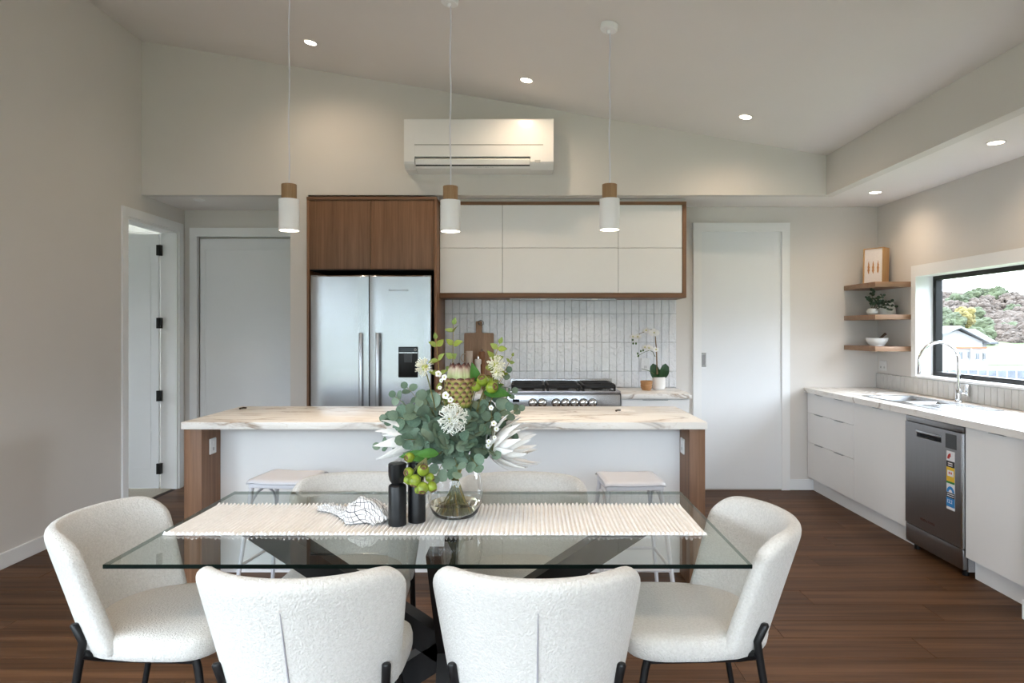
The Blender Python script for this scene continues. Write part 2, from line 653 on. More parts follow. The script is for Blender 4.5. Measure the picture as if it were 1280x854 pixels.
# ---- kitchen window: white reveal and trim, black frame, pane
w1 = E('window_1', (XR, (WY0 + WY1) / 2, WZ0), 'black framed window above the sink with white reveal and trim', 'window', kind='structure')
XF = XR + 0.12
tw = 0.052
g = G().prism(rect(WY0 - tw, WY1 + tw, WZ0 - 0.004, WZ1 + 0.075), XR - 0.018, XR, YZ, holes=[rect(WY0 + 0.012, WY1 - 0.012, WZ0 + 0.012, WZ1 - 0.012)])
g.obj('trim', m_trim, w1)
g = G().prism(rect(WY0 + 0.001, WY1 - 0.001, WZ0 + 0.001, WZ1 - 0.001), XR - 0.002, XF + 0.06, YZ, holes=[rect(WY0 + 0.012, WY1 - 0.012, WZ0 + 0.012, WZ1 - 0.012)])
g.obj('reveal', m_trim, w1)
g = G().prism(rect(WY0 + 0.012, WY1 - 0.012, WZ0 + 0.012, WZ1 - 0.012), XF, XF + 0.05, YZ, holes=[rect(WY0 + 0.055, WY1 - 0.055, WZ0 + 0.045, WZ1 - 0.045)])
g.obj('window_frame', m_black, w1)
G().box(XF + 0.022, XF + 0.028, WY0 + 0.055, WY1 - 0.055, WZ0 + 0.045, WZ1 - 0.045).obj('pane', m_pane, w1)

# ---- baseboards
BH, BT = 0.095, 0.014


def skirting(pts, name, label):
    """a baseboard with a small top chamfer, from boxes given as (x0,x1,y0,y1)"""
    g = G()
    for x0, x1, y0, y1 in pts:
        g.box(x0, x1, y0, y1, 0.0, BH, bev=0.003, seg=1)
    struct(g.obj(name, m_trim), label, 'baseboard')


skirting([(XL, XL + BT, 1.4, DY0 - 0.075)], 'baseboard_left', 'white baseboard along the foot of the tall plain wall')
skirting([(2.345, XR - 0.56, YB - BT, YB)], 'baseboard_back', 'short white baseboard between sliding door and window bench')
skirting([(XK - BT, XK, YF, YP)], 'baseboard_right', 'white baseboard wrapping the foot of the wall end by the bench')
skirting([(NIB0, NIB1 + 0.0, YK - BT, YK)], 'baseboard_nib', 'tiny white baseboard on the wall end beside the fridge cabinet')

# ---- door leaf helper: flat slab, groove pattern as a raised frame and a raised panel


def leaf(parent, fn, x0, x1, z0, z1, notch, m=m_door, gap=0.004):
    """notch: 'left', 'right' or None = side where the panel line steps in as a chevron"""
    mx, mt, mb = 0.115, 0.105, 0.175
    a, b, c, d = x0 + mx, x1 - 0.07, z0 + mb, z1 - mt
    if notch == 'right':
        a, b = x0 + 0.05, x1 - mx
    zm, dz = z0 + (z1 - z0) * 0.47, 0.13
    if notch == 'left':
        pan = [(a, c), (b, c), (b, d), (a, d), (a, zm + dz), (a + 0.11, zm), (a, zm - dz)]
    elif notch == 'right':
        pan = [(a, c), (b, c), (b, zm - dz), (b - 0.11, zm), (b, zm + dz), (b, d), (a, d)]
    else:
        pan = rect(a, b, c, d)
    G().prism(rect(x0, x1, z0, z1), 0.004, 0.036, fn).obj('door_slab', m, parent, smooth=0)
    ctr = Vector((sum(p[0] for p in pan) / len(pan), sum(p[1] for p in pan) / len(pan)))

    def grow(p, k):
        v = Vector(p) - ctr
        return (p[0] + (k if v.x > 0 else -k), p[1] + (k if v.y > 0 else -k))
    hole = [grow(p, gap) for p in pan]
    G().prism(rect(x0, x1, z0, z1), 0.0, 0.005, fn, holes=[hole]).obj('stile_frame', m, parent, smooth=0)
    G().prism(pan, 0.0, 0.005, fn).obj('panel', m, parent, smooth=0)


# door_3: white sliding door right of the cooker
d3 = E('door_3', (PX(926, YB), YB, 0), 'white sliding door between overhead cabinets and corner shelves', 'door', kind='structure')
a0, a1, zt = 1.568, 2.275, 2.275
leaf(d3, lambda u, v, t: Vector((u, YB - 0.008 + t * 0.15, v)), a0, a1, 0.012, zt, 'left')
g = G().prism([(a0 - 0.072, 0), (a0, 0), (a0, zt), (a1, zt), (a1, 0), (a1 + 0.072, 0), (a1 + 0.072, zt + 0.078), (a0 - 0.072, zt + 0.078)], YB - 0.022, YB - 0.001, XZ)
g.obj('door_frame', m_trim, d3)
hx, hz = PX(879, YB), PZ(450, YB)
h = G().prism(rect(hx - 0.022, hx + 0.022, hz - 0.062, hz + 0.062), YB - 0.013, YB - 0.0085, XZ, holes=[rect(hx - 0.012, hx + 0.012, hz - 0.045, hz + 0.045)]).obj('handle', m_steel, d3)
G().box(hx - 0.012, hx + 0.012, YB - 0.0100, YB - 0.0085, hz - 0.045, hz + 0.045).obj('finger_pull', m_dsteel, h)

# door_2: wide sliding door in the hall corner
d2 = E('door_2', (-2.42, YBL, 0), 'wide white sliding door in the hall corner beside the fridge cabinet', 'door', kind='structure')
leaf(d2, lambda u, v, t: Vector((u, YBL + 0.022 + t, v)), -2.94, -1.95, 0.012, 2.24, 'right')
G().prism([(-3.02, 0), (-2.955, 0), (-2.955, 2.255), (-1.90, 2.255), (-1.90, 2.335), (-3.02, 2.335)], YBL - 0.018, YBL + 0.03, XZ).obj('door_frame', m_trim, d2)

# door_1: hinged door standing open into the bedroom
d1 = E('door_1', (XL - 0.15, DY1 - 0.02, 0), 'white panelled bedroom door standing open on black hinges', 'door', kind='structure')
fr = G().prism([(DY0 - 0.07, 0), (DY0, 0), (DY0, DZ), (DY1, DZ), (DY1, 0), (DY1 + 0.07, 0), (DY1 + 0.07, DZ + 0.07), (DY0 - 0.07, DZ + 0.07)], XL, XL + 0.016, YZ)
fr.prism([(DY0 - 0.0, 0), (DY0 + 0.02, 0), (DY0 + 0.02, DZ - 0.02), (DY1 - 0.02, DZ - 0.02), (DY1 - 0.02, 0), (DY1, 0), (DY1, DZ), (DY0, DZ)], XL - TL, XL + 0.001, YZ)
fr.obj('door_frame', m_trim, d1)
ly = DY1 - 0.045
leaf(d1, lambda u, v, t: Vector((u, ly + t * 0.6, v)), XL - TL - 0.001 - 0.76, XL - TL - 0.001, 0.012, DZ - 0.035, None)
for py in (313, 404, 495, 586):
    hz = PZ(py, ly)
    g = G().box(XL - TL - 0.016, XL - TL + 0.022, DY1 - 0.062, DY1 - 0.0195, hz - 0.047, hz + 0.047, bev=0.003)
    g.obj('hinge', m_black, d1)

# bedroom seen through the doorway
m_carpet = M('beige_loop_carpet', (0.40, 0.36, 0.30), 0.95, var=0.12, vs=120, bump=0.4, bs=400)
X0 = XL - TL
struct(G().box(-6.0, X0 + 0.1, 4.0, 7.2, -0.1, 0.004).obj('floor_bedroom', m_carpet), 'beige carpet of the bedroom beyond the open door', 'floor')
g = G().box(-6.1, X0, 7.2, 7.3, 0, 2.45).box(-6.1, X0, 3.9, 4.0, 0, 2.45)
struct(g.obj('wall_bedroom', m_wall), 'warm white bedroom walls beyond the open door', 'wall')
g = G().prism(rect(4.0, 7.2, 0, 2.45), -6.15, -6.05, YZ, holes=[rect(4.5, 5.7, 0.9, 2.1)])
struct(g.obj('wall_bedroom_window', m_wall), 'bedroom wall with a window opening beyond the open door', 'wall')
struct(G().box(-6.15, X0, 3.9, 7.3, 2.45, 2.55).obj('ceiling_bedroom', m_ceil), 'flat bedroom ceiling beyond the open door', 'ceiling')
# ------------------------------------------------------------------ splashback tiles
g = N('white_wavy_glazed_tile')
co = g.coords((1, 1, 1), rnd=True)
oi = g.n('ShaderNodeObjectInfo')
tc = g.mix(0.5, g.ramp(g.noise(co, 18, 3), [(0.3, (0.74, 0.755, 0.79)), (0.7, (0.84, 0.85, 0.88))]), g.ramp(oi.outputs['Random'], [(0, (0.74, 0.755, 0.79)), (1, (0.86, 0.87, 0.90))]))
g.principled(tc, 0.10, 0, g.bump(g.noise(co, 30, 2, 0.5, 0.8), 0.9, 0.010), 0.3, 0.6)
m_tile = g.mat
g = N('pale_grey_wall_tile')
co = g.coords((1, 1, 1), rnd=True)
g.principled(g.ramp(g.noise(co, 18, 3), [(0.3, (0.56, 0.555, 0.545)), (0.7, (0.63, 0.625, 0.615))]), 0.22, 0, g.bump(g.noise(co, 20, 2, 0.5, 0.5), 0.25, 0.005), 0.0, 0.5)
m_tile2 = g.mat
m_grout = M('grey_grout', (0.48, 0.49, 0.51), 0.9, var=0.05, vs=60)

tile_cache = {}


def tile_mesh(w, h, mt):
    k = (round(w, 4), round(h, 4), mt.name)
    if k not in tile_cache:
        tile_cache[k] = G().box(-w / 2, w / 2, -0.004, 0.004, -h / 2, h / 2, bev=0.0022, seg=1).mesh('tile', mt, smooth=40)
    return tile_cache[k]


TX0, TX1 = -0.690, 1.348
sp = struct(G().box(TX0, TX1, YB - 0.008, YB - 0.001, 0.86, 1.70).obj('wall_splashback', m_grout), 'splashback of upright wavy white tiles behind the cooker', 'tiles')
PT = 0.0647
zr = [0.906, 1.047, 1.301, 1.552, 1.690]
ncol = int(round((TX1 - TX0) / PT))
PT = (TX1 - TX0) / ncol
for i in range(ncol):
    for a, b in zip(zr, zr[1:]):
        o = inst('tile', tile_mesh(PT - 0.0028, b - a - 0.0028, m_tile), sp, (TX0 + (i + 0.5) * PT, YB - 0.0105, (a + b) / 2),
                 (R(random.uniform(-0.5, 0.5)), 0, R(random.uniform(-0.8, 0.8))))
sp2 = struct(G().box(XR - 0.008, XR - 0.001, YP, YB - 0.001, 0.90, 1.030).obj('wall_splashback_window', m_grout), 'single row of pale grey tiles under the kitchen window', 'tiles')
n2 = int(round((YB - YP) / 0.064))
p2 = (YB - YP) / n2
for i in range(n2):
    inst('tile', tile_mesh(p2 - 0.0026, 0.126, m_tile2), sp2, (XR - 0.0105, YP + (i + 0.5) * p2, 0.966), (0, 0, R(90)))

# ------------------------------------------------------------------ fridge cabinet
YT = 5.42
TXA, TXB, TZ = NIB1 + 0.002, -0.690, 2.47
fc = E('fridge_cabinet', ((TXA + TXB) / 2, YT, 0), 'tall walnut cabinet surrounding the fridge with two doors above', 'cabinet')
G().box(TXA, TXA + 0.020, YT, YB, 0, TZ - 0.022, bev=0.001).obj('side_panel', m_walnut, fc)
G().box(TXB - 0.020, TXB, YT, YB, 0, TZ - 0.022, bev=0.001).obj('side_panel', m_walnut, fc)
G().box(TXA, TXB, YT - 0.004, YB, TZ - 0.022, TZ, bev=0.001).obj('top_panel', m_walnut_x, fc)
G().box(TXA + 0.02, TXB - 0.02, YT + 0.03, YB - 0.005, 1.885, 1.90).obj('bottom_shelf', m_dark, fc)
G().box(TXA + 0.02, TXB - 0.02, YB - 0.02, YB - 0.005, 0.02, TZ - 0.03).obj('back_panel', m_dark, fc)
G().box(TXA + 0.001, TXB - 0.001, YK + 0.09, YK + 0.105, TZ + 0.0005, ZS - 0.0005).obj('filler_strip', m_wall, fc)
xm = PX(463, YT)
for a, b in ((TXA + 0.022, xm - 0.0015), (xm + 0.0015, TXB - 0.022)):
    G().box(a, b, YT + 0.004, YT + 0.024, 1.893, TZ - 0.026, bev=0.001).obj('door', m_walnut, fc)

# ------------------------------------------------------------------ fridge
YR = 5.28
fx0, fx1 = PX(388, YR), PX(538, YR)
fz = PZ(344, YR)
fr = E('fridge', ((fx0 + fx1) / 2, YR, 0), 'stainless steel double-door fridge with water dispenser and bar handles', 'fridge')
G().box(fx0 + 0.004, fx1 - 0.012, YR + 0.075, YB - 0.03, 0.03, fz - 0.012, bev=0.004).obj('body', m_dsteel, fr)
fm = PX(461.2, YR)
doors = []
for k, (a, b) in enumerate(((fx0, fm - 0.004), (fm + 0.004, fx1))):
    z0, z1 = 0.08, fz
    # door with a softly rolled front
    n = 14
    prof = []
    for i in range(n + 1):
        t = i / n
        prof.append((a + (b - a) * t, YR + 0.010 * (2 * t - 1) ** 6))
    g = G()
    poly = prof + [(b, YR + 0.066), (a, YR + 0.066)]
    g.prism(poly, z0, z1 - 0.012, XY)
    # bevelled top lip
    vs = [Vector((x, y, z1 - 0.012)) for x, y in poly] + [Vector((x, max(y, YR + 0.012), z1)) for x, y in poly]
    L = len(poly)
    g.add(vs, [(i, (i + 1) % L, L + (i + 1) % L, L + i) for i in range(L)] + [tuple(L + i for i in range(L))])
    d = g.obj('door', m_steel, fr, smooth=50)
    doors.append(d)
    hx = PX(450.5 if k == 0 else 471.5, YR - 0.05)
    ht = PZ(416, YR - 0.05)
    h = G().box(hx - 0.013, hx + 0.013, YR - 0.058, YR - 0.034, 0.45, ht, bev=0.006)
    for zz in (0.52, ht - 0.06):
        h.box(hx - 0.008, hx + 0.008, YR - 0.036, YR + 0.004, zz - 0.012, zz + 0.012)
    h.obj('handle', m_steel, d)
for xx in (fx0 + 0.08, fx1 - 0.08):
    G().cyl((xx, YR + 0.2, 0.0), (xx, YR + 0.2, 0.05), 0.025).obj('foot', m_black, fr)
G().box(fx0 + 0.01, fx1 - 0.01, YR + 0.06, YR + 0.075, 0.02, 0.08).obj('kick_grille', m_dark, fr)
# dispenser
q0, q1 = P(498, 433.5, YR), P(522.5, 472, YR)
dp = G().box(q0.x, q1.x, YR - 0.006, YR + 0.006, q1.z, q0.z, bev=0.004).obj('dispenser', m_black, doors[1])
zl = PZ(441, YR)
G().box(q0.x + 0.004, q1.x - 0.004, YR - 0.0085, YR - 0.005, zl - 0.004, zl + 0.003).obj('dispenser_trim', m_steel, dp)
m_gblack = M('gloss_black_panel', (0.010, 0.012, 0.016), 0.08, var=0.1)
G().box(q0.x + 0.005, q1.x - 0.005, YR - 0.008, YR - 0.005, zl + 0.006, q0.z - 0.006).obj('display', m_gblack, dp)
m_dgrey = M('dark_grey_plastic', (0.03, 0.033, 0.038), 0.35, var=0.1)
xc = (q0.x + q1.x) / 2
G().prism([(xc - 0.032, zl - 0.008), (xc + 0.032, zl - 0.008), (xc + 0.028, zl - 0.075), (xc - 0.028, zl - 0.075)], YR - 0.016, YR - 0.005, XZ).obj('dispenser_lever', m_dgrey, dp)
ring = G().tube([(q1.x - 0.02 + 0.008 * math.cos(a * R(30)), YR - 0.009, (zl + q0.z) / 2 + 0.008 * math.sin(a * R(30))) for a in range(12)], 0.0012, 6, closed=True)
ring.obj('dispenser_button', m_white, dp)
m_logo = M('grey_logo_print', (0.16, 0.17, 0.18), 0.4)
lp = P(498.5, 363, YR)
text('logo', 'FISHER & PAYKEL', 0.0205, doors[1], (lp.x, YR - 0.0005, lp.z), (R(90), 0, 0), m_logo)

# ------------------------------------------------------------------ overhead cabinets
YO = 5.60
ox0, ox1 = TXB + 0.001, PX(858, YO)
oz0, oz1 = PZ(372.3, YO), PZ(252, YO)
oc = E('overhead_cabinet', ((ox0 + ox1) / 2, YO, oz0), 'long white wall cabinet edged in walnut above the cooker', 'cabinet')
zb0, zb1 = PZ(366.3, YO), PZ(256, YO)
xr0 = PX(853, YO)
G().box(ox0, ox1, YO, YB - 0.001, oz0, zb0 - 0.001, bev=0.001).obj('bottom_panel', m_walnut_x, oc)
G().box(ox0, ox1, YO, YB - 0.001, zb1 + 0.001, oz1, bev=0.001).obj('top_panel', m_walnut_x, oc)
G().box(xr0 + 0.002, ox1, YO, YB - 0.001, zb0, zb1, bev=0.001).obj('side_panel', m_walnut, oc)
G().box(ox0 + 0.001, xr0, YO + 0.03, YB - 0.005, zb0, zb1).obj('carcass', m_dark, oc)
G().box(ox0 + 0.001, ox1 - 0.002, YO + 0.035, YO + 0.05, oz1 + 0.0005, ZS - 0.0005).obj('filler_strip', m_wall, oc)
xs = [ox0 + 0.002, PX(628, YO), PX(773, YO), xr0]
zz = [zb0, PZ(310, YO), zb1]
for a, b in zip(xs, xs[1:]):
    for c, d in zip(zz, zz[1:]):
        G().box(a + 0.0015, b - 0.0015, YO + 0.005, YO + 0.024, c + 0.0015, d - 0.0015, bev=0.0012, seg=1).obj('door', m_cab, oc)
# rangehood insert under the cabinet
rh = E('rangehood', (0.28, 5.76, oz0 - 0.008), 'slim steel rangehood insert under the overhead cabinet', 'rangehood')
G().box(PX(637, 5.66), PX(770, 5.66), 5.66, 5.93, oz0 - 0.006, oz0 - 0.0005, bev=0.002).obj('body', m_steel, rh)
for k in range(2):
    x = 0.0 + k * 0.43
    G().box(x - 0.02, x + 0.36, 5.76, 5.90, oz0 - 0.009, oz0 - 0.006).obj('filter', m_dsteel, rh)
    G().lathe([(0.0, oz0 - 0.0085), (0.026, oz0 - 0.0085), (0.028, oz0 - 0.006), (0.0, oz0 - 0.006)], (x + 0.17, 5.715, 0), 20).obj('lamp', M('warm_hood_lamp', (0.9, 0.85, 0.75), 0.3), rh)
    hl = bpy.data.lights.new('rangehood_light', 'SPOT')
    hl.energy, hl.color, hl.spot_size, hl.spot_blend, hl.shadow_soft_size = 1.3, (1.0, 0.84, 0.66), R(150), 1.0, 0.03
    ho = bpy.data.objects.new('rangehood_light', hl)
    C.objects.link(ho)
    ho.location = (x + 0.17, 5.715, oz0 - 0.012)

# ------------------------------------------------------------------ cooker
YC = 5.385
cx0, cx1 = -0.128, PX(776, YC)
ck = E('range_cooker', ((cx0 + cx1) / 2, YC, 0), 'wide stainless range cooker with black gas hob and round knobs', 'cooker')
G().box(cx0, cx1, YC + 0.03, YB - 0.02, 0.10, 0.905, bev=0.003).obj('body', m_dsteel, ck)
G().box(cx0, cx1, YC + 0.004, YB - 0.02, 0.906, 0.924, bev=0.004).obj('hob_top', m_steel, ck)
z1, z0 = PZ(493.5, YC), 0.765
G().box(cx0 + 0.002, cx1 - 0.003, YC, YC + 0.03, z0, z1, bev=0.003).obj('control_panel', m_steel, ck)
G().box(cx1 - 0.0025, cx1 + 0.001, YC + 0.002, YC + 0.4, 0.12, 0.905).obj('side_trim', m_black, ck)
od = G().box(cx0 + 0.004, cx1 - 0.004, YC + 0.005, YC + 0.03, 0.16, 0.755, bev=0.004).obj('oven_door', m_steel, ck)
G().box(cx0 + 0.12, cx1 - 0.12, YC + 0.002, YC + 0.008, 0.25, 0.62).obj('oven_window', m_gblack, od)
h = G().cyl((cx0 + 0.08, YC - 0.045, 0.70), (cx1 - 0.08, YC - 0.045, 0.70), 0.012)
for x in (cx0 + 0.12, cx1 - 0.12):
    h.cyl((x, YC - 0.045, 0.70), (x, YC + 0.01, 0.70), 0.008)
h.obj('handle', m_steel, od)
kz = PZ(503.8, YC)
for px in (666, 677.7, 695.2, 706.8, 718, 729.3, 740.6):
    x = PX(px, YC)
    G().cyl((x, YC + 0.001, kz), (x, YC - 0.004, kz), 0.036, n=28).obj('knob_bezel', m_black, ck)
    k = G().tube([(x, YC - 0.002, kz), (x, YC - 0.008, kz), (x, YC - 0.010, kz), (x, YC - 0.028, kz), (x, YC - 0.032, kz)], [0.031, 0.031, 0.027, 0.025, 0.020], 24).obj('knob', m_chrome, ck, smooth=40)
    G().box(x - 0.005, x + 0.005, YC - 0.040, YC - 0.030, kz - 0.023, kz + 0.023, bev=0.002).obj('knob_grip', m_chrome, k)
x = PX(645, YC)
kz2 = PZ(501, YC)
G().box(x - 0.026, x + 0.026, YC - 0.003, YC + 0.002, kz2 - 0.011, kz2 + 0.011).obj('clock', m_gblack, ck)
# upstand at the back of the hob
G().box(cx0 + 0.02, PX(764.5, 5.92), 5.91, 5.93, 0.92, PZ(473.5, 5.92), bev=0.002).obj('upstand', m_steel, ck)
# cast grates and burners
gw = (cx1 - cx0 - 0.05) / 3
m_iron = M('black_cast_iron', (0.012, 0.012, 0.013), 0.55, var=0.2, vs=30, bump=0.1, bs=200)
for k in range(3):
    a = cx0 + 0.025 + k * gw
    g = G()
    x0, x1, y0, y1 = a + 0.008, a + gw - 0.008, YC + 0.06, YB - 0.12
    xm, ym = (x0 + x1) / 2, (y0 + y1) / 2
    zt = 0.972
    t = 0.009
    g.box(x0, x1, y0 - t, y0 + t, zt - 0.030, zt, bev=0.004, seg=1)
    g.box(x0, x1, y1 - t, y1 + t, zt - 0.018, zt, bev=0.003, seg=1)
    g.box(x0, x0 + 2 * t, y0, y1, zt - 0.026, zt, bev=0.003, seg=1)
    g.box(x1 - 2 * t, x1, y0, y1, zt - 0.026, zt, bev=0.003, seg=1)
    g.box(x0, x1, ym - t, ym + t, zt - 0.018, zt)
    for yy in ((y0 + ym) / 2, (ym + y1) / 2):
        g.box(x0, xm - 0.03, yy - 0.005, yy + 0.005, zt - 0.015, zt + 0.002)
        g.box(xm + 0.03, x1, yy - 0.005, yy + 0.005, zt - 0.015, zt + 0.002)
    for xx in (x0 + t, x1 - t):
        for yy in (y0, y1):
            g.box(xx - t, xx + t, yy - t, yy + t, 0.923, zt - 0.01)
    g.obj('grate', m_iron, ck)
    for yy in ((y0 + ym) / 2, (ym + y1) / 2):
        G().lathe([(0.0, 0.924), (0.055, 0.924), (0.052, 0.936), (0.04, 0.940), (0.04, 0.952), (0.0, 0.954)], (xm, yy, 0), 24).obj('burner', m_iron, ck)

# ------------------------------------------------------------------ benches beside the cooker
YBF = 5.39


def base_unit(name, label, x0, x1, drawers, end_panel=None):
    t = E(name, ((x0 + x1) / 2, YBF + 0.03, 0), label, 'cabinet')
    G().box(x0, x1, YBF + 0.032, YB - 0.012, 0.12, 0.862).obj('body', m_cab, t)
    G().box(x0, x1, YBF + 0.08, YBF + 0.095, 0.0, 0.12).obj('kickboard', m_cab, t)
    for c, d in drawers:
        dr = G().box(x0 + 0.002, x1 - 0.002, YBF + 0.012, YBF + 0.031, c + 0.002, d - 0.002, bev=0.0012, seg=1).obj('drawer', m_cab, t)
        xm = (x0 + x1) / 2
        G().box(xm - 0.10, xm + 0.10, YBF + 0.002, YBF + 0.02, d - 0.004, d - 0.0015).obj('handle', m_steel, dr)
    return t


base_unit('drawer_cabinet', 'white drawer unit under the marble bench between cooker and sliding door', cx1 + 0.006, 1.318, [(0.12, 0.43), (0.43, 0.69), (0.69, 0.855)])
base_unit('drawer_cabinet', 'white drawer unit between the fridge cabinet and the cooker', TXB + 0.002, cx0 - 0.004, [(0.12, 0.43), (0.43, 0.69), (0.69, 0.855)])
tag(G().box(cx1 + 0.004, 1.335, YBF - 0.006, YB - 0.016, 0.863, 0.903, bev=0.003).obj('worktop', m_marble), 'short marble worktop between cooker and sliding door holding the orchid', 'worktop')
tag(G().box(TXB + 0.001, cx0 - 0.003, YBF - 0.006, YB - 0.016, 0.863, 0.903, bev=0.003).obj('worktop', m_marble), 'short marble worktop between fridge cabinet and cooker holding the chopping board', 'worktop')

# ------------------------------------------------------------------ island
IY0, IY1 = 3.70, 4.49
ix0, ix1 = PX(226, IY0), PX(884.5, IY0)
IZ = 0.904
ic = E('island_cabinet', ((ix0 + ix1) / 2, IY0 + 0.3, 0), 'kitchen island body, white front panel between thick walnut end panels', 'kitchen island')
lx = [(PX(230, IY0 + 0.015), PX(252, IY0 + 0.015)), (PX(862, IY0 + 0.015), PX(881.5, IY0 + 0.015))]
for a, b in lx:
    G().box(a, b, IY0 + 0.015, IY1 - 0.01, 0.0, IZ - 0.041, bev=0.0015).obj('end_panel', m_walnut, ic)
IYP = 3.945
G().box(lx[0][1] + 0.001, lx[1][0] - 0.001, IYP, IYP + 0.018, 0.0, IZ - 0.042).obj('front_panel', m_cab, ic)
G().box(lx[0][1] + 0.001, lx[1][0] - 0.001, IYP + 0.02, IY1 - 0.03, 0.10, IZ - 0.042).obj('carcass', m_cab, ic)
xa, xb = lx[0][1] + 0.002, lx[1][0] - 0.002
for k in range(5):
    a = xa + (xb - xa) * k / 5
    b = xa + (xb - xa) * (k + 1) / 5
    d = G().box(a + 0.0015, b - 0.0015, IY1 - 0.03, IY1 - 0.012, 0.12, IZ - 0.05, bev=0.001, seg=1).obj('door', m_cab, ic)
    G().box((a + b) / 2 - 0.08, (a + b) / 2 + 0.08, IY1 - 0.012, IY1 - 0.002, IZ - 0.054, IZ - 0.051).obj('handle', m_steel, d)
tag(G().box(ix0, ix1, IY0, IY1, IZ - 0.040, IZ, bev=0.003).obj('worktop', m_marble), 'long marble worktop with brown veins on the kitchen island', 'worktop')
# small clips and a paper lying on the island
m_brown = M('dark_brown_plastic', (0.035, 0.025, 0.016), 0.4)
for px, py, lab in ((304, 511.5, 'small dark clip lying at the end of the island near the hall'), (772.5, 514.3, 'small dark clip lying beside the white slip on the island')):
    Y = (CAMZ - IZ) * F / (py - CY)
    c = P(px, py, Y)
    g = G().tube([c + Vector((-0.014, -0.02, 0.006)), c + Vector((0.0, 0.0, 0.008)), c + Vector((0.016, 0.012, 0.006))], [0.004, 0.006, 0.005], 8)
    g.ball(c + Vector((-0.012, -0.016, 0.006)), 0.008, 0.008, 0.006, 10, 6)
    tag(g.obj('clip', m_brown), lab, 'clip', 'clips on the island')
Y = (CAMZ - IZ) * F / (513.3 - CY)
c = P(782.5, 513.3, Y)
m_paper = M('white_paper', (0.85, 0.85, 0.85), 0.8)
g = G().prism([(c.x - 0.06, c.y - 0.05), (c.x + 0.045, c.y - 0.07), (c.x + 0.06, c.y + 0.03), (c.x + 0.01, c.y + 0.07), (c.x - 0.045, c.y + 0.04)], IZ + 0.0005, IZ + 0.002, XY)
tag(g.obj('paper_slip', m_paper), 'small white paper slip lying on the island worktop', 'paper')


def outlet(name, label, pos, normal, w=0.115, hgt=0.075, gangs=2):
    """wall power outlet: plate, two rocker switches, slots"""
    t = E(name, pos, label, 'power outlet', 'power outlets')
    n = Vector(normal)
    up = Vector((0, 0, 1))
    s = up.cross(n)

    def bx(u0, u1, v0, v1, d0, d1, bev):
        g = G().box(u0, u1, v0, v1, d0, d1, bev=bev, seg=1)
        g.v = [Vector(pos) + s * p.x + up * p.y + n * p.z for p in g.v]
        return g
    bx(-w / 2, w / 2, -hgt / 2, hgt / 2, 0.0, 0.009, 0.003).obj('plate', m_plastic, t)
    for k in range(gangs):
        u = (k - (gangs - 1) / 2) * w * 0.5
        bx(u - 0.008, u + 0.008, hgt * 0.12, hgt * 0.36, 0.0085, 0.012, 0.001).obj('switch', m_plastic, t)
        for sx in (-0.006, 0.006):
            bx(u + sx - 0.0015, u + sx + 0.0015, -hgt * 0.28, -hgt * 0.08, 0.0088, 0.0094, 0).obj('socket_slot', m_dark, t)
    return t


yy = lambda px, X: X * F / (px - CX)
Yo = yy(265, lx[0][1])
outlet('power_outlet', 'white power outlet on the walnut island end near the open bedroom door', (lx[0][1], Yo, PZ(557.5, Yo)), (1, 0, 0), 0.075, 0.088, 1)
Yo = yy(854.2, lx[1][0])
outlet('power_outlet', 'white power outlet on the walnut island end near the sliding door', (lx[1][0], Yo, PZ(557.5, Yo)), (-1, 0, 0), 0.075, 0.088, 1)
q = P(806.5, 456, YB - 0.015)
outlet('power_outlet', 'white power outlet on the wavy tiles behind the orchid', q, (0, -1, 0), 0.075, 0.115, 1)
Yo = yy(1104.5, XR)
outlet('power_outlet', 'white power outlet on the wall under the corner shelves', (XR, Yo, PZ(457, Yo)), (-1, 0, 0), 0.115, 0.085, 2)

# ------------------------------------------------------------------ window bench
BX = 2.500                       # cabinet front plane
BT0, BT1 = 0.862, 0.902


def side_unit(name, label, y0, y1, fronts, handles='long'):
    t = E(name, (BX + 0.3, (y0 + y1) / 2, 0), label, 'cabinet')
    G().box(BX + 0.020, XR - 0.012, y0, y1, 0.125, BT0 - 0.001).obj('body', m_cab, t)
    G().box(BX + 0.055, BX + 0.070, y0, y1, 0.0, 0.124).obj('kickboard', m_cab, t)
    for a, b, c, d, kind in fronts:
        f = G().box(BX, BX + 0.019, a + 0.0015, b - 0.0015, c + 0.0015, d - 0.0015, bev=0.001, seg=1).obj(kind, m_cab, t)
        L = 0.14 if kind == 'drawer' else 0.12
        ym = (a + b) / 2
        for yc in ((a + (b - a) * 0.28, a + (b - a) * 0.72) if (kind == 'drawer' and b - a > 0.7) else (ym,)):
            G().box(BX - 0.012, BX + 0.01, yc - L / 2, yc + L / 2, d - 0.0035, d - 0.0005).obj('handle', m_steel, f)
    return t


Y1, Y2, Y3, Y4 = yy(1067, BX), yy(1134, BX), yy(1206, BX), YP + 0.002
side_unit('drawer_cabinet', 'wide white three-drawer unit in the corner under the wall shelves', Y1, YB - 0.02,
          [(Y1, YB - 0.02, 0.12, 0.43, 'drawer'), (Y1, YB - 0.02, 0.43, 0.687, 'drawer'), (Y1, YB - 0.02, 0.687, 0.858, 'drawer')])
ymid = (Y1 + Y2) / 2 + 0.0
side_unit('sink_cabinet', 'white cupboard between the corner drawers and the dishwasher', Y2 + 0.004, Y1 - 0.001,
          [(Y2 + 0.004, Y1 - 0.001, 0.12, 0.858, 'door')])
side_unit('end_cabinet', 'white cupboard between the dishwasher and the wall end', Y4, Y3 - 0.006, [(Y4, Y3 - 0.006, 0.12, 0.858, 'door')])

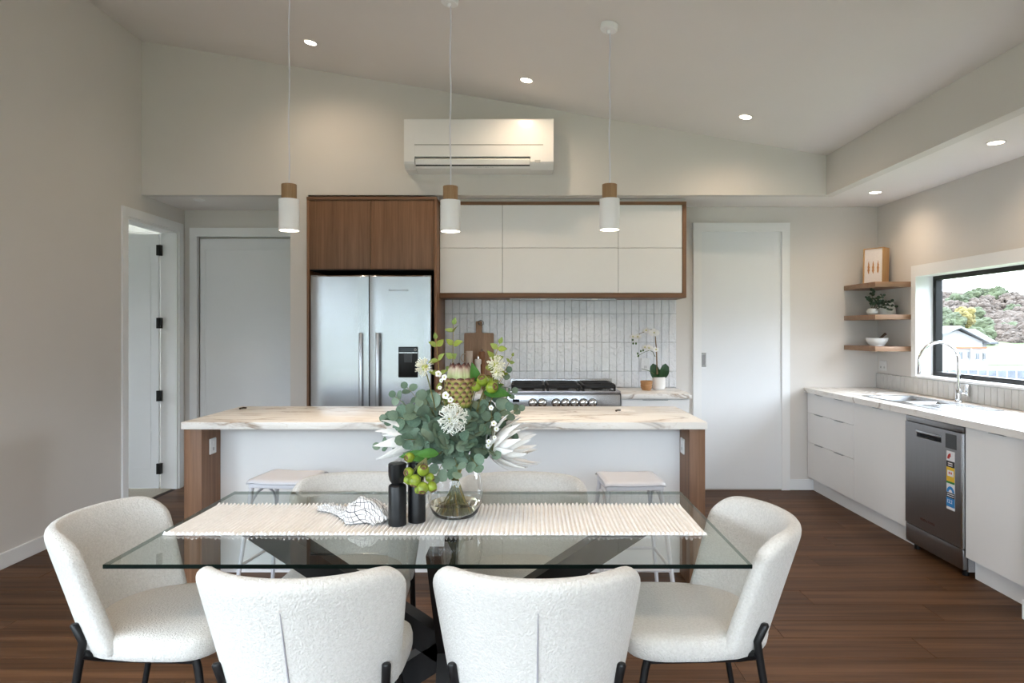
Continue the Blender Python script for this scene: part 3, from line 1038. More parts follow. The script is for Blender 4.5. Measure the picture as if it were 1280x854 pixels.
# sink opening in the worktop
SY0, SY1, SX0, SX1 = 4.22, 5.22, 2.60, 2.985
g = G().prism(rect(BX - 0.024, XR - 0.013, YP + 0.001, YB - 0.002), BT0, BT1, XY, holes=[rect(SX0 + 0.012, SX1 - 0.012, SY0 + 0.012, SY1 - 0.012)])
tag(g.obj('worktop', m_marble_y, smooth=0), 'long marble worktop with the sink under the kitchen window', 'worktop')
sk = E('sink', ((SX0 + SX1) / 2, (SY0 + SY1) / 2, BT1), 'stainless steel sink with drainer set into the window worktop', 'sink')
by1, by0 = SY1 - 0.03, SY1 - 0.42
g = G().prism(rect(SX0, SX1, SY0, SY1), BT1 + 0.0005, BT1 + 0.004, XY, holes=[rect(SX0 + 0.03, SX1 - 0.03, by0, by1), rect(SX0 + 0.08, SX1 - 0.08, by0 - 0.2, by0 - 0.03)])
g.obj('rim', m_steel, sk)


def bowl(x0, x1, y0, y1, dep):
    g = G()
    r = 0.03
    top = [Vector((x0, y0, BT1 + 0.003)), Vector((x1, y0, BT1 + 0.003)), Vector((x1, y1, BT1 + 0.003)), Vector((x0, y1, BT1 + 0.003))]
    bot = [Vector((x0 + r, y0 + r, BT1 - dep)), Vector((x1 - r, y0 + r, BT1 - dep)), Vector((x1 - r, y1 - r, BT1 - dep)), Vector((x0 + r, y1 - r, BT1 - dep))]
    g.add(top + bot, [(0, 1, 5, 4), (1, 2, 6, 5), (2, 3, 7, 6), (3, 0, 4, 7), (4, 5, 6, 7)])
    return g


b = bowl(SX0 + 0.03, SX1 - 0.03, by0, by1, 0.17).obj('bowl', m_steel, sk, smooth=0)
bowl(SX0 + 0.08, SX1 - 0.08, by0 - 0.2, by0 - 0.03, 0.10).obj('small_bowl', m_steel, sk, smooth=0)
G().lathe([(0.0, 0.006), (0.03, 0.006), (0.042, 0.0), (0.0, 0.0)], ((SX0 + SX1) / 2, (by0 + by1) / 2, BT1 - 0.168), 20).obj('drain', m_chrome, b)
for k in range(5):
    x = SX0 + 0.08 + k * 0.055
    G().box(x, x + 0.012, SY0 + 0.04, by0 - 0.24, BT1 + 0.004, BT1 + 0.0065, bev=0.001, seg=1).obj('drainer_rib', m_steel, sk)

# tap
tp = E('kitchen_tap', (3.045, 4.755, BT1), 'tall chrome gooseneck mixer tap behind the sink', 'tap')
tx, ty = 3.045, 4.755
G().lathe([(0.0, 0.0), (0.027, 0.0), (0.027, 0.006), (0.021, 0.012), (0.021, 0.085), (0.017, 0.095), (0.0, 0.095)], (tx, ty, BT1), 24).obj('base', m_chrome, tp)
zs, ra = 1.185, 0.138
pts = [(tx, ty, BT1 + 0.08), (tx, ty, 1.05), (tx, ty, zs)]
for k in range(1, 13):
    a = math.pi * k / 12 * 0.98
    pts.append((tx - ra + ra * math.cos(a), ty, zs + ra * math.sin(a)))
e = Vector(pts[-1])
pts += [e + Vector((0, 0, -0.02))]
G().tube(pts, 0.0115, 14).obj('spout', m_chrome, tp, smooth=60)
e2 = Vector(pts[-1])
G().tube([e2 + Vector((0, 0, 0.01)), e2 + Vector((-0.001, 0, -0.075)), e2 + Vector((-0.001, 0, -0.08))], [0.0145, 0.0145, 0.012], 16).obj('spray_head', m_chrome, tp)
lv = G().tube([(tx + 0.015, ty - 0.002, BT1 + 0.055), (tx + 0.05, ty - 0.006, BT1 + 0.06)], 0.012, 12)
lv.box(tx + 0.038, tx + 0.062, ty - 0.03, ty + 0.012, BT1 + 0.04, BT1 + 0.125, bev=0.010, seg=3)
lv.obj('lever', m_chrome, tp)

# ------------------------------------------------------------------ dishwasher
dw = E('dishwasher', (BX + 0.3, (Y2 + Y3) / 2, 0), 'grey steel dishwasher with energy rating stickers between white cupboards', 'dishwasher')
DX = BX - 0.012
dy0, dy1 = Y3, Y2
G().box(DX + 0.045, XR - 0.02, dy0 + 0.006, dy1 - 0.004, 0.06, BT0 - 0.004).obj('body', m_dsteel, dw)
G().box(DX + 0.004, DX + 0.044, dy0 + 0.002, dy1 - 0.002, 0.822, BT0 - 0.006, bev=0.002).obj('top_band', m_dsteel, dw)
zd0, zd1 = 0.165, 0.818
hy1 = dy1 - (dy1 - dy0) * 0.22
hy0 = dy1 - (dy1 - dy0) * 0.66
hz0, hz1 = 0.735, 0.775
door = G().prism(rect(dy0, dy1, zd0, zd1), DX, DX + 0.04, YZ, holes=[rect(hy0, hy1, hz0, hz1)])
dr = door.obj('door', m_dsteel, dw, smooth=0)
G().box(DX + 0.022, DX + 0.03, hy0, hy1, hz0, hz1).obj('handle_recess', m_dark, dr)
G().box(DX - 0.008, DX + 0.01, hy0, hy1, hz1 - 0.012, hz1 + 0.003, bev=0.003).obj('handle', m_steel, dr)
G().box(DX - 0.0015, DX + 0.001, dy0 + 0.055, dy0 + 0.155, 0.715, 0.80, bev=0.0006, seg=1).obj('display', m_dgrey, dr)
G().box(DX - 0.002, DX + 0.04, dy0 - 0.001, dy0 + 0.014, zd0, zd1, bev=0.002).obj('edge_strip', m_steel, dr)
G().box(DX + 0.002, DX + 0.03, dy0 + 0.002, dy1 - 0.002, 0.045, zd0 - 0.006, bev=0.002).obj('kick_panel', m_dsteel, dw)
G().box(DX + 0.03, DX + 0.10, dy0 - 0.004, dy0 + 0.01, 0.035, zd0 - 0.012).obj('side_bracket', m_steel, dw)
for yk in (dy0 + 0.05, dy1 - 0.05):
    G().cyl((DX + 0.05, yk, 0.0), (DX + 0.05, yk, 0.06), 0.018).obj('foot', m_black, dw)
# stickers, top to bottom
sy1, sy0 = dy0 + 0.145, dy0 + 0.070          # y runs away from the camera
ST = {'white': M('sticker_white', (0.80, 0.80, 0.82), 0.5), 'red': M('sticker_red', (0.55, 0.05, 0.04), 0.5), 'black': M('sticker_black', (0.02, 0.02, 0.025), 0.5),
      'yellow': M('sticker_yellow', (0.75, 0.48, 0.03), 0.5), 'green': M('sticker_green', (0.03, 0.25, 0.06), 0.5), 'blue': M('sticker_blue', (0.02, 0.22, 0.55), 0.5)}
zt = 0.700
tall = 0.34
st = G().box(DX - 0.0012, DX - 0.0002, sy0, sy1, zt - tall, zt).obj('energy_sticker', ST['white'], dr)


def patch(name, f0, f1, z0, z1, c, dd=0.0018):
    """f runs 0..1 from the far to the near edge, z fractions down from the top"""
    ya, yb = sy1 - (sy1 - sy0) * f0, sy1 - (sy1 - sy0) * f1
    return G().box(DX - dd, DX - 0.001, ya, yb, zt - tall * z0, zt - tall * z1).obj(name, ST[c], st)


def arc_patch(name, zf, c, r0, r1, a0, a1, fc):
    yc = sy1 - (sy1 - sy0) * fc
    z = zt - tall * zf
    pl = [(yc + r1 * math.cos(R(a)), z + r1 * math.sin(R(a))) for a in range(a0, a1 + 1, 12)] + [(yc + r0 * math.cos(R(a)), z + r0 * math.sin(R(a))) for a in range(a1, a0 - 1, -12)]
    return G().prism(pl, DX - 0.0018, DX - 0.001, YZ).obj(name, ST[c], st)


arc_patch('red_arc', 0.135, 'red', 0.014, 0.034, 0, 84, 0.55)
patch('black_band', 0, 1, 0.17, 0.275, 'black')
for z in (0.20, 0.235):
    patch('text_line', 0.2, 0.75, z, z + 0.016, 'white', 0.0024)
patch('yellow_block', 0, 1, 0.275, 0.52, 'yellow')
patch('number_box', 0.12, 0.88, 0.33, 0.43, 'white', 0.0024)
for f in (0.3, 0.55):
    patch('number_mark', f, f + 0.14, 0.355, 0.392, 'red', 0.003)
patch('green_band', 0, 1, 0.52, 0.555, 'green')
arc_patch('blue_arc', 0.705, 'blue', 0.017, 0.035, 0, 180, 0.5)
patch('black_band', 0, 1, 0.71, 0.80, 'black')
for z in (0.73, 0.765):
    patch('text_line', 0.08, 0.92, z, z + 0.012, 'white', 0.0024)
patch('blue_block', 0, 1, 0.80, 0.955, 'blue')
text('number_print', '12.2', 0.030, st, (DX - 0.002, sy0 + (sy1 - sy0) * 0.60, zt - tall * 0.865), (R(90), 0, R(-90)), ST['white'])
text('logo', 'FISHER & PAYKEL', 0.020, dr, (DX - 0.0004, dy1 - (dy1 - dy0) * 0.42, 0.225), (R(90), 0, R(-90)), M('dull_red_logo_print', (0.09, 0.03, 0.025), 0.5))

# ------------------------------------------------------------------ corner shelves
SXL, SYN = 2.83, 5.467
shelf_z = []
for pyt, lab in ((352.2, 'topmost oak corner shelf, carrying the framed print'), (393.2, 'middle oak corner shelf, carrying the leafy sprig and white vases'), (433.3, 'lowest oak corner shelf, carrying the white mortar')):
    zt_ = PZ(pyt, SYN)
    shelf_z.append(zt_)
    tag(G().box(SXL, XR - 0.001, SYN, YB - 0.001, zt_ - 0.040, zt_, bev=0.001).obj('corner_shelf', m_oak_shelf), lab, 'shelf', 'corner shelves')
# ------------------------------------------------------------------ pendants, downlights, air conditioner
m_bulb = emit('warm_lamp_disc', (1.0, 0.86, 0.66), 9.0)
m_pwood = wood('oak_lamp_cap', (0.22, 0.12, 0.055), (0.32, 0.19, 0.095), (0.42, 0.27, 0.15), 'Z', scale=2.5)
m_cable = M('white_fabric_cable', (0.72, 0.72, 0.78), 0.7, var=0.05, vs=300)


def spot(name, loc, energy, size, blend, radius=0.03, rot=(0, 0, 0), col=WARM):
    l = bpy.data.lights.new(name, 'SPOT')
    l.energy = energy
    l.color = col
    l.spot_size = R(size)
    l.spot_blend = blend
    l.shadow_soft_size = radius
    o = bpy.data.objects.new(name, l)
    C.objects.link(o)
    o.location = loc
    o.rotation_euler = rot
    return o


YPN = 3.85
SL = math.atan(0.168)
for px, pw0, pw1, pb, lab in ((361.3, 230.5, 249.5, 288.5, 'white and oak pendant lamp hanging over the island end near the fridge'),
                              (563.0, 233.0, 251.0, 289.5, 'white and oak pendant lamp hanging between the other two over the island'),
                              (762.0, 230.5, 249.0, 287.5, 'white and oak pendant lamp hanging over the island end near the sliding door')):
    x = PX(px, YPN)
    z2, z1, z0 = PZ(pw0, YPN), PZ(pw1, YPN), PZ(pb, YPN)
    ct = zc(x)
    p = E('pendant_lamp', (x, YPN, z0), lab, 'lamp', 'pendant lamps over the island')
    r = 0.0565
    G().lathe([(r - 0.004, z0), (r, z0), (r, z1), (0.0, z1), (0.0, z1 - 0.004), (r - 0.004, z1 - 0.004), (r - 0.004, z0)], (x, YPN, 0), 40).obj('shade', m_white, p)
    G().lathe([(0.0, z1), (0.042, z1 + 0.0005), (0.042, z2 - 0.002), (0.040, z2), (0.0, z2)], (x, YPN, 0), 32).obj('wooden_cap', m_pwood, p)
    G().lathe([(0.0, z0 + 0.006), (r - 0.005, z0 + 0.006), (r - 0.005, z0 + 0.012), (0.0, z0 + 0.012)], (x, YPN, 0), 32).obj('lamp_disc', m_bulb, p)
    n = 9
    pts = [(x + 0.003 * math.sin(k * 1.7), YPN, z2 + (ct - 0.05 - z2) * k / n) for k in range(n + 1)]
    pts[0] = (x, YPN, z2 - 0.003)
    G().tube(pts, 0.0042, 8).obj('cable', m_cable, p, smooth=60)
    # canopy tilted with the ceiling
    g = G().lathe([(0.0, 0.0), (0.049, 0.0), (0.049, -0.030), (0.044, -0.036), (0.012, -0.036), (0.008, -0.055), (0.0, -0.055)], (0, 0, 0), 32)
    rot = Matrix.Rotation(SL, 4, 'Y')
    g.v = [rot @ q + Vector((x, YPN, ct - 0.001)) for q in g.v]
    g.obj('ceiling_canopy', m_white, p)
    spot('pendant_light', (x, YPN, z0 - 0.004), 8, 95, 0.8, 0.04)

m_trimring = M('white_downlight_ring', (0.8, 0.8, 0.8), 0.4)


def downlight(x, y, z, tilt, label, energy=12.5):
    d = E('downlight', (x, y, z), label, 'downlight', 'recessed ceiling downlights')
    rot = Matrix.Rotation(tilt, 4, 'Y')
    off = Vector((x, y, z))
    g = G().lathe([(0.046, 0.003), (0.050, 0.002), (0.050, -0.003), (0.044, -0.004), (0.040, -0.001), (0.040, 0.003)], (0, 0, 0), 32)
    g.v = [rot @ q + off for q in g.v]
    g.obj('ring', m_trimring, d)
    g = G().lathe([(0.0, -0.0005), (0.040, -0.0005), (0.040, -0.0025), (0.0, -0.0028)], (0, 0, 0), 28)
    g.v = [rot @ q + off for q in g.v]
    g.obj('lamp_disc', m_bulb, d)
    n = rot @ Vector((0, 0, -1))
    if energy:
        spot('downlight_lamp', off + n * 0.008, energy, 158, 1.0, 0.04)


for px, py, lab in ((388, 53, 'recessed downlight in the raked ceiling nearest the tall plain wall'), (658, 100, 'recessed downlight in the raked ceiling above the air conditioner'), (932, 146, 'recessed downlight in the raked ceiling near the long bulkhead band')):
    a, b = (px - CX) / F, (CY - py) / F
    Y = (zc(0) - CAMZ) / (b + 0.168 * a)
    downlight(a * Y, Y, zc(a * Y) - 0.001, SL, lab)
for px, py, lab in ((1245, 178, 'recessed downlight in the soffit above the dishwasher'), (1094, 240.3, 'recessed downlight in the soffit near the framed print')):
    Y = (ZS - CAMZ) * F / (CY - py)
    downlight(PX(px, Y), Y, ZS - 0.001, 0, lab, 8)
Y = (ZS - CAMZ) * F / (CY - 249.5)
# unlit fitting over the hall corner
d = E('ceiling_fitting', (PX(249, Y), Y, ZS), 'small unlit white round fitting in the soffit over the hall corner', 'downlight')
G().lathe([(0.0, ZS - 0.012), (0.03, ZS - 0.012), (0.045, ZS - 0.004), (0.045, ZS - 0.0005), (0.0, ZS - 0.0005)], (PX(249, Y), Y, 0), 28).obj('cover', m_white, d)
# two unseen rows added to brighten the table, chair seats and living space
for Y in (1.75, -0.8):
    for x in (-1.54, 0.02, 1.6):
        where = 'beside the tall plain wall' if x < -1 else ('midway across' if x < 1 else 'beside the long bulkhead band')
        downlight(x, Y, zc(x) - 0.001, SL, 'added unseen downlight over the %s, %s' % ('dining chairs' if Y > 0 else 'living room', where), 20)

# air conditioner
YA = 5.25
ax0, ax1 = PX(505, YA), PX(692, YA)
at, ab = PZ(148, YA), PZ(204, YA)
ac = E('air_conditioner', ((ax0 + ax1) / 2, YK, ab - 0.03), 'white wall-mounted air conditioner with open louvre on the bulkhead', 'air conditioner')
z_s0, z_s1 = PZ(206.5, YA), PZ(195.5, YA)
sec = [(YK - 0.001, at), (YA + 0.012, at), (YA + 0.003, at - 0.006), (YA, at - 0.02), (YA, z_s1 + 0.02), (YA + 0.004, z_s1), (YA + 0.05, z_s1 - 0.004), (YA + 0.075, z_s0 + 0.01), (YA + 0.03, z_s0), (YA + 0.045, ab - 0.03), (YK - 0.001, ab - 0.035)]
solid = [(YK - 0.001, at), (YA + 0.012, at), (YA + 0.003, at - 0.006), (YA, at - 0.02), (YA, ab + 0.012), (YA + 0.012, ab - 0.004), (YA + 0.07, ab - 0.036), (YK - 0.001, ab - 0.036)]
lx0, lx1 = PX(518, YA), PX(663, YA)
G().prism(solid, ax0, lx0, YZ).obj('end_casing', m_plastic, ac, smooth=20)
G().prism(sec, lx0, lx1, YZ).obj('middle_casing', m_plastic, ac, smooth=20)
G().prism(solid, lx1, ax1, YZ).obj('end_casing', m_plastic, ac, smooth=20)
zl = PZ(181, YA)
G().box(lx0, PX(679, YA), YA - 0.002, YA + 0.002, zl - 0.003, zl + 0.003).obj('panel_groove', M('pale_grey_groove', (0.35, 0.34, 0.33), 0.5), ac)
G().box(lx0 + 0.005, lx1 - 0.005, YA + 0.046, YA + 0.052, z_s0 - 0.002, z_s1 - 0.002).obj('outlet_slot', m_dark, ac)
g = G().prism([(YA + 0.012, z_s1 - 0.014), (YA + 0.004, z_s1 - 0.022), (YA + 0.018, z_s0 + 0.008), (YA + 0.026, z_s0 + 0.010)], lx0 + 0.006, lx1 - 0.006, YZ)
g.obj('louvre', m_plastic, ac, smooth=0)
xs_ = PX(668, YA)
G().box(PX(668.5, YA), PX(675.5, YA), YA - 0.0025, YA + 0.002, PZ(203.5, YA), PZ(200, YA)).obj('sensor', M('grey_plastic', (0.45, 0.45, 0.45), 0.4), ac)
lp = P(604.5, 210.6, YA + 0.055)
text('logo', 'MITSUBISHI ELECTRIC', 0.016, ac, (lp.x, YA + 0.036, ab - 0.020), (R(62), 0, 0), m_logo)

# ------------------------------------------------------------------ things on the shelves
s1, s2, s3 = shelf_z
# framed print, turned a little towards the room
pa, pb = P(1083, 356, 5.78), P(1106, 356, 5.70)
fy = Vector((pb.x - pa.x, pb.y - pa.y, 0))
fw = 0.175
hgt = 0.302
fr = E('framed_print', (2.985, 5.76, s1 + 0.001), 'oak framed print of three brown feathers on the topmost corner shelf', 'framed print')
m_frame = wood('light_oak_frame', (0.36, 0.20, 0.08), (0.48, 0.29, 0.13), (0.58, 0.37, 0.18), 'Z', scale=2)
m_mat = M('pale_print_paper', (0.74, 0.70, 0.69), 0.7, var=0.04, vs=90, bump=0.1, bs=300)
g = G().prism(rect(-fw / 2, fw / 2, 0, hgt), -0.045, 0.045, XZ, holes=[rect(-fw / 2 + 0.008, fw / 2 - 0.008, 0.008, hgt - 0.008)])
fo = bpy.data.objects.new('frame', g.mesh('frame', m_frame))
C.objects.link(fo)
fo.parent = fr
po = bpy.data.objects.new('print', G().box(-fw / 2 + 0.008, fw / 2 - 0.008, -0.036, 0.036, 0.008, hgt - 0.008).mesh('print', m_mat))
C.objects.link(po)
po.parent = fr
m_feather = wood('brown_feather_ink', (0.30, 0.10, 0.03), (0.45, 0.19, 0.06), (0.60, 0.34, 0.16), 'Z', scale=4)
for k, x in enumerate((-0.042, -0.002, 0.040)):
    pl = []
    for i in range(13):
        t = i / 12
        pl.append((x + 0.0085 * math.sin(math.pi * t ** 0.7) * (1 + 0.25 * math.sin(i * 2.3 + k)), 0.085 + 0.11 * t))
    for i in range(12, -1, -1):
        t = i / 12
        pl.append((x - 0.0085 * math.sin(math.pi * t ** 0.7) * (1 + 0.25 * math.cos(i * 1.9 + k)) - 0.0008, 0.085 + 0.11 * t))
    f = bpy.data.objects.new('feather', G().prism(pl, -0.0372, -0.0358, XZ).mesh('feather', m_feather))
    C.objects.link(f)
    f.parent = po
fr.rotation_euler = (R(-2), 0, R(-58))

# white vases and leafy sprig on the middle shelf
m_ceramic = M('matte_white_ceramic', (0.72, 0.72, 0.69), 0.45, var=0.03, vs=15)
m_leafd = M('dark_green_leaf', (0.030, 0.060, 0.035), 0.5, var=0.3, vs=40, rnd=0.3)
c = Vector((3.045, 5.70, s2 + 0.001))
tag(G().lathe([(0.0, 0.0), (0.070, 0.0), (0.074, 0.006), (0.062, 0.08), (0.050, 0.105), (0.036, 0.112), (0.0, 0.112)], c, 32).obj('ceramic_vase', m_ceramic), 'squat tapered white ceramic vase behind the leafy sprig', 'vase')
c = Vector((2.905, 5.66, s2 + 0.001))
tag(G().lathe([(0.0, 0.0), (0.026, 0.0), (0.042, 0.016), (0.044, 0.034), (0.034, 0.050), (0.018, 0.056), (0.016, 0.056), (0.016, 0.05), (0.0, 0.048)], c, 28).obj('ceramic_pot', m_ceramic), 'small round white ceramic pot under the leafy sprig', 'pot')


def leafmesh(name, mt, wid=0.9, cup=0.10, tip=1.0, n=7, droop=0.06):
    """unit leaf: stalk end at the origin, axis +y, upper face +z"""
    g = G()
    vs, fs = [], []
    for i in range(n + 1):
        t = i / n
        if tip > 1.5:
            hw = wid / 2 * math.sin(math.pi * min(1, t ** 0.8)) ** 0.9 * (1 - 0.25 * t)
        else:
            hw = wid / 2 * math.sqrt(max(0.0, 1 - (2 * t - 1) ** 2))
        zc_ = -droop * (2 * t - 1) ** 2 + 0.02
        vs += [(-hw, t, zc_ + cup * hw), (-hw * 0.5, t, zc_ + cup * hw * 0.3), (0, t, zc_ - 0.012), (hw * 0.5, t, zc_ + cup * hw * 0.3), (hw, t, zc_ + cup * hw)]
    for i in range(n):
        for j in range(4):
            a = i * 5 + j
            fs.append((a, a + 1, a + 6, a + 5))
    g.add(vs, fs)
    k = len(g.v)
    g.v += [p + Vector((0, 0, -0.012)) for p in g.v[:k]]
    g.f += [tuple(k + i for i in reversed(q)) for q in g.f]
    g.m += [0] * len(fs)
    return g.mesh(name, mt, smooth=80)


def orient(axis, normal):
    y = Vector(axis).normalized()
    z = Vector(normal) - y * Vector(normal).dot(y)
    if z.length < 1e-4:
        z = Vector((0.3, -1, 0.5)) - y * Vector((0.3, -1, 0.5)).dot(y)
    z.normalize()
    x = y.cross(z)
    return Matrix((x, y, z)).transposed().to_3x3()


rs = random.Random(11)
lm_d = leafmesh('leaf', m_leafd, 0.8, 0.1)
c0 = Vector((2.905, 5.66, s2 + 0.05))
ls = E('leafy_sprig', c0, 'dark green leafy sprig with tiny white berries on the middle corner shelf', 'foliage')
m_stemd = M('brown_green_stem', (0.09, 0.09, 0.04), 0.6)
m_berry = M('white_berry', (0.72, 0.70, 0.66), 0.4)
for tx_, tz_, ty_ in ((-0.05, 0.09, -0.02), (0.00, 0.15, 0.0), (0.07, 0.11, -0.03), (0.04, 0.06, -0.07), (0.13, 0.06, -0.04), (-0.03, 0.04, -0.05), (0.14, 0.02, -0.08), (0.09, -0.01, -0.10)):
    tipv = c0 + Vector((tx_, ty_, tz_))
    mid = (c0 + tipv) / 2 + Vector((0, 0, 0.02))
    G().tube([c0 + Vector((0, 0, -0.02)), mid, tipv], [0.003, 0.0025, 0.0015], 6).obj('stem', m_stemd, ls)
    for t in (0.45, 0.65, 0.82, 1.0):
        q = c0.lerp(mid, min(1, 2 * t)) if t < 0.5 else mid.lerp(tipv, 2 * t - 1)
        for s in (-1, 1):
            ax = Vector((s * rs.uniform(0.5, 1), rs.uniform(-0.7, 0.2), rs.uniform(-0.2, 0.8)))
            o = inst('leaf', lm_d, ls, q, orient(ax, Vector((rs.uniform(-.5, .5), -1, rs.uniform(0, 1)))), (1, 1, 1))
            k = rs.uniform(0.022, 0.032)
            o.scale = (k, k, k)
for k in range(12):
    q = c0 + Vector((rs.uniform(0.06, 0.14), rs.uniform(-0.11, -0.05), rs.uniform(-0.035, 0.06)))
    G().ball(q, 0.0055, n=8, m=6).obj('berry', m_berry, ls)

# mortar and pestle on the lowest shelf
c = Vector((2.955, 5.68, s3 + 0.001))
tag(G().lathe([(0.0, 0.0), (0.056, 0.0), (0.056, 0.007), (0.064, 0.012), (0.082, 0.040), (0.086, 0.064), (0.082, 0.066), (0.076, 0.042), (0.058, 0.018), (0.0, 0.012)], c, 40).obj('mortar', m_plastic), 'white stone mortar bowl on the lowest corner shelf', 'mortar')
m_dwood = wood('dark_walnut_pestle', (0.03, 0.015, 0.008), (0.06, 0.030, 0.016), (0.09, 0.05, 0.03), 'X', scale=3)
tag(G().tube([c + Vector((-0.03, -0.01, 0.026)), c + Vector((0.02, 0.0, 0.055)), c + Vector((0.062, 0.005, 0.092)), c + Vector((0.074, 0.006, 0.100)), c + Vector((0.079, 0.006, 0.104))], [0.013, 0.010, 0.0095, 0.013, 0.006], 14).obj('pestle', m_dwood), 'dark wooden pestle leaning in the white mortar', 'pestle')

# ------------------------------------------------------------------ things on the cooker benches
CZ = 0.904
m_board = wood('acacia_chopping_board', (0.22, 0.12, 0.062), (0.34, 0.20, 0.115), (0.45, 0.28, 0.17), 'Z', scale=1.4)
YCB = 5.93
b0, b1 = P(580, 415, YCB), P(617, 450, YCB)
bt = PZ(416.3, YCB)
h0, h1, htz = PX(594.5, YCB), PX(602.2, YCB), PZ(401.5, YCB)
cb = E('chopping_board', ((b0.x + b1.x) / 2, YCB, CZ + 0.001), 'brown wooden chopping board leaning on the tiles, iron ring in its handle', 'chopping board')
r = 0.012


def rounded(pts, r, n=4):
    out = []
    k = len(pts)
    for i in range(k):
        p, a, b = Vector(pts[i]), Vector(pts[i - 1]), Vector(pts[(i + 1) % k])
        u, v = (a - p).normalized(), (b - p).normalized()
        for j in range(n + 1):
            t = j / n
            q = (1 - t) ** 2 * (p + u * r) + 2 * t * (1 - t) * p + t * t * (p + v * r)
            out.append((q.x, q.y))
    return out


zt0 = CZ + 0.001
out = rounded([(b0.x, zt0), (b1.x, zt0), (b1.x, bt), (h1, bt), (h1, htz), (h0, htz), (h0, bt), (b0.x, bt)], r)
lean = lambda u, v, t: Vector((u, YCB + 0.03 - (htz - v) * 0.06 + t, v))
hx_, hz_ = (h0 + h1) / 2 + 0.006, htz - 0.022
hole = [(hx_ + 0.006 * math.cos(a * R(45)), hz_ + 0.006 * math.sin(a * R(45))) for a in range(8)]
G().prism(out, -0.009, 0.009, lean, holes=[hole]).obj('board', m_board, cb, smooth=30)
rc = Vector((hx_ + 0.012, YCB + 0.028, hz_ + 0.006))
G().tube([rc + Vector((0.024 * math.cos(a * R(20)), 0.014 * math.cos(a * R(20)) - 0.012, 0.022 * math.sin(a * R(20)))) for a in range(18)], 0.0022, 8, closed=True).obj('ring', m_iron, cb)

m_mug = M('beige_stoneware', (0.52, 0.44, 0.37), 0.6, var=0.06, vs=30)


def mug(loc, label, hs, r=0.042, h=0.095):
    t = E('mug', loc, label, 'mug')
    G().lathe([(0.0, 0.0), (r * 0.94, 0.0), (r, 0.006), (r, h), (r - 0.004, h), (r - 0.004, 0.008), (0.0, 0.008)], loc, 32).obj('cup', m_mug, t)
    l = Vector(loc)
    if hs:
        G().tube([l + Vector((hs * (r - 0.002 + 0.040 * math.sin(R(a))), -0.004, h * 0.47 - 0.036 * math.cos(R(a)))) for a in range(0, 181, 18)], 0.0042, 8).obj('handle', m_mug, t)
    return t


ym = 5.80
xm_ = PX(586.5, ym)
jg = E('stoneware_jug', (xm_ - 0.004, ym, CZ), 'tall beige stoneware jug under the mug by the chopping board', 'jug')
jc = Vector((xm_ - 0.004, ym, CZ))
G().lathe([(0.0, 0.0), (0.046, 0.0), (0.052, 0.008), (0.052, 0.17), (0.047, 0.205), (0.047, 0.214), (0.0, 0.214)], jc, 32).obj('body', m_mug, jg)
G().tube([jc + Vector((-(0.05 + 0.042 * math.sin(R(a))), -0.004, 0.125 - 0.06 * math.cos(R(a)))) for a in range(0, 181, 18)], 0.005, 8).obj('handle', m_mug, jg)
mug((xm_, ym, CZ + 0.2145), 'beige stoneware mug standing on the tall jug by the chopping board', -1, 0.032, 0.112)
m_mill = wood('amber_wood_mill', (0.12, 0.05, 0.02), (0.20, 0.085, 0.035), (0.28, 0.13, 0.06), 'Z', scale=3)
xm_ = PX(602.5, 5.80)
pm = E('pepper_mill', (xm_, 5.80, CZ), 'brown turned wooden pepper mill in front of the chopping board', 'pepper mill')
ph = PZ(438.5, 5.80) - CZ
G().lathe([(0.0, 0.0), (0.031, 0.0), (0.031, 0.02), (0.024, 0.05), (0.022, 0.10), (0.026, ph * 0.58), (0.030, ph * 0.66), (0.024, ph * 0.72), (0.024, ph * 0.74), (0.032, ph * 0.82), (0.032, ph * 0.90), (0.024, ph * 0.98), (0.0, ph)], (xm_, 5.80, CZ), 28).obj('body', m_mill, pm)
G().lathe([(0.0, 0.0), (0.006, 0.0), (0.008, 0.008), (0.004, 0.014), (0.0, 0.015)], (xm_, 5.80, CZ + ph), 14).obj('knob', m_chrome, pm)
m_smill = M('cream_stoneware', (0.62, 0.58, 0.53), 0.5, var=0.04)
xm_ = PX(597.5, 5.70)
sm = E('salt_mill', (xm_, 5.70, CZ), 'cream salt mill with steel tip in front of the chopping board', 'salt mill')
sh = PZ(449.0, 5.70) - CZ
G().lathe([(0.0, 0.0), (0.032, 0.0), (0.033, 0.01), (0.022, sh * 0.62), (0.021, sh * 0.82), (0.028, sh * 0.86), (0.028, sh * 0.97), (0.024, sh), (0.0, sh)], (xm_, 5.70, CZ), 28).obj('body', m_smill, sm)
G().lathe([(0.0, 0.0), (0.009, 0.0), (0.010, 0.012), (0.006, 0.026), (0.0, 0.028)], (xm_, 5.70, CZ + sh), 14).obj('tip', m_chrome, sm)

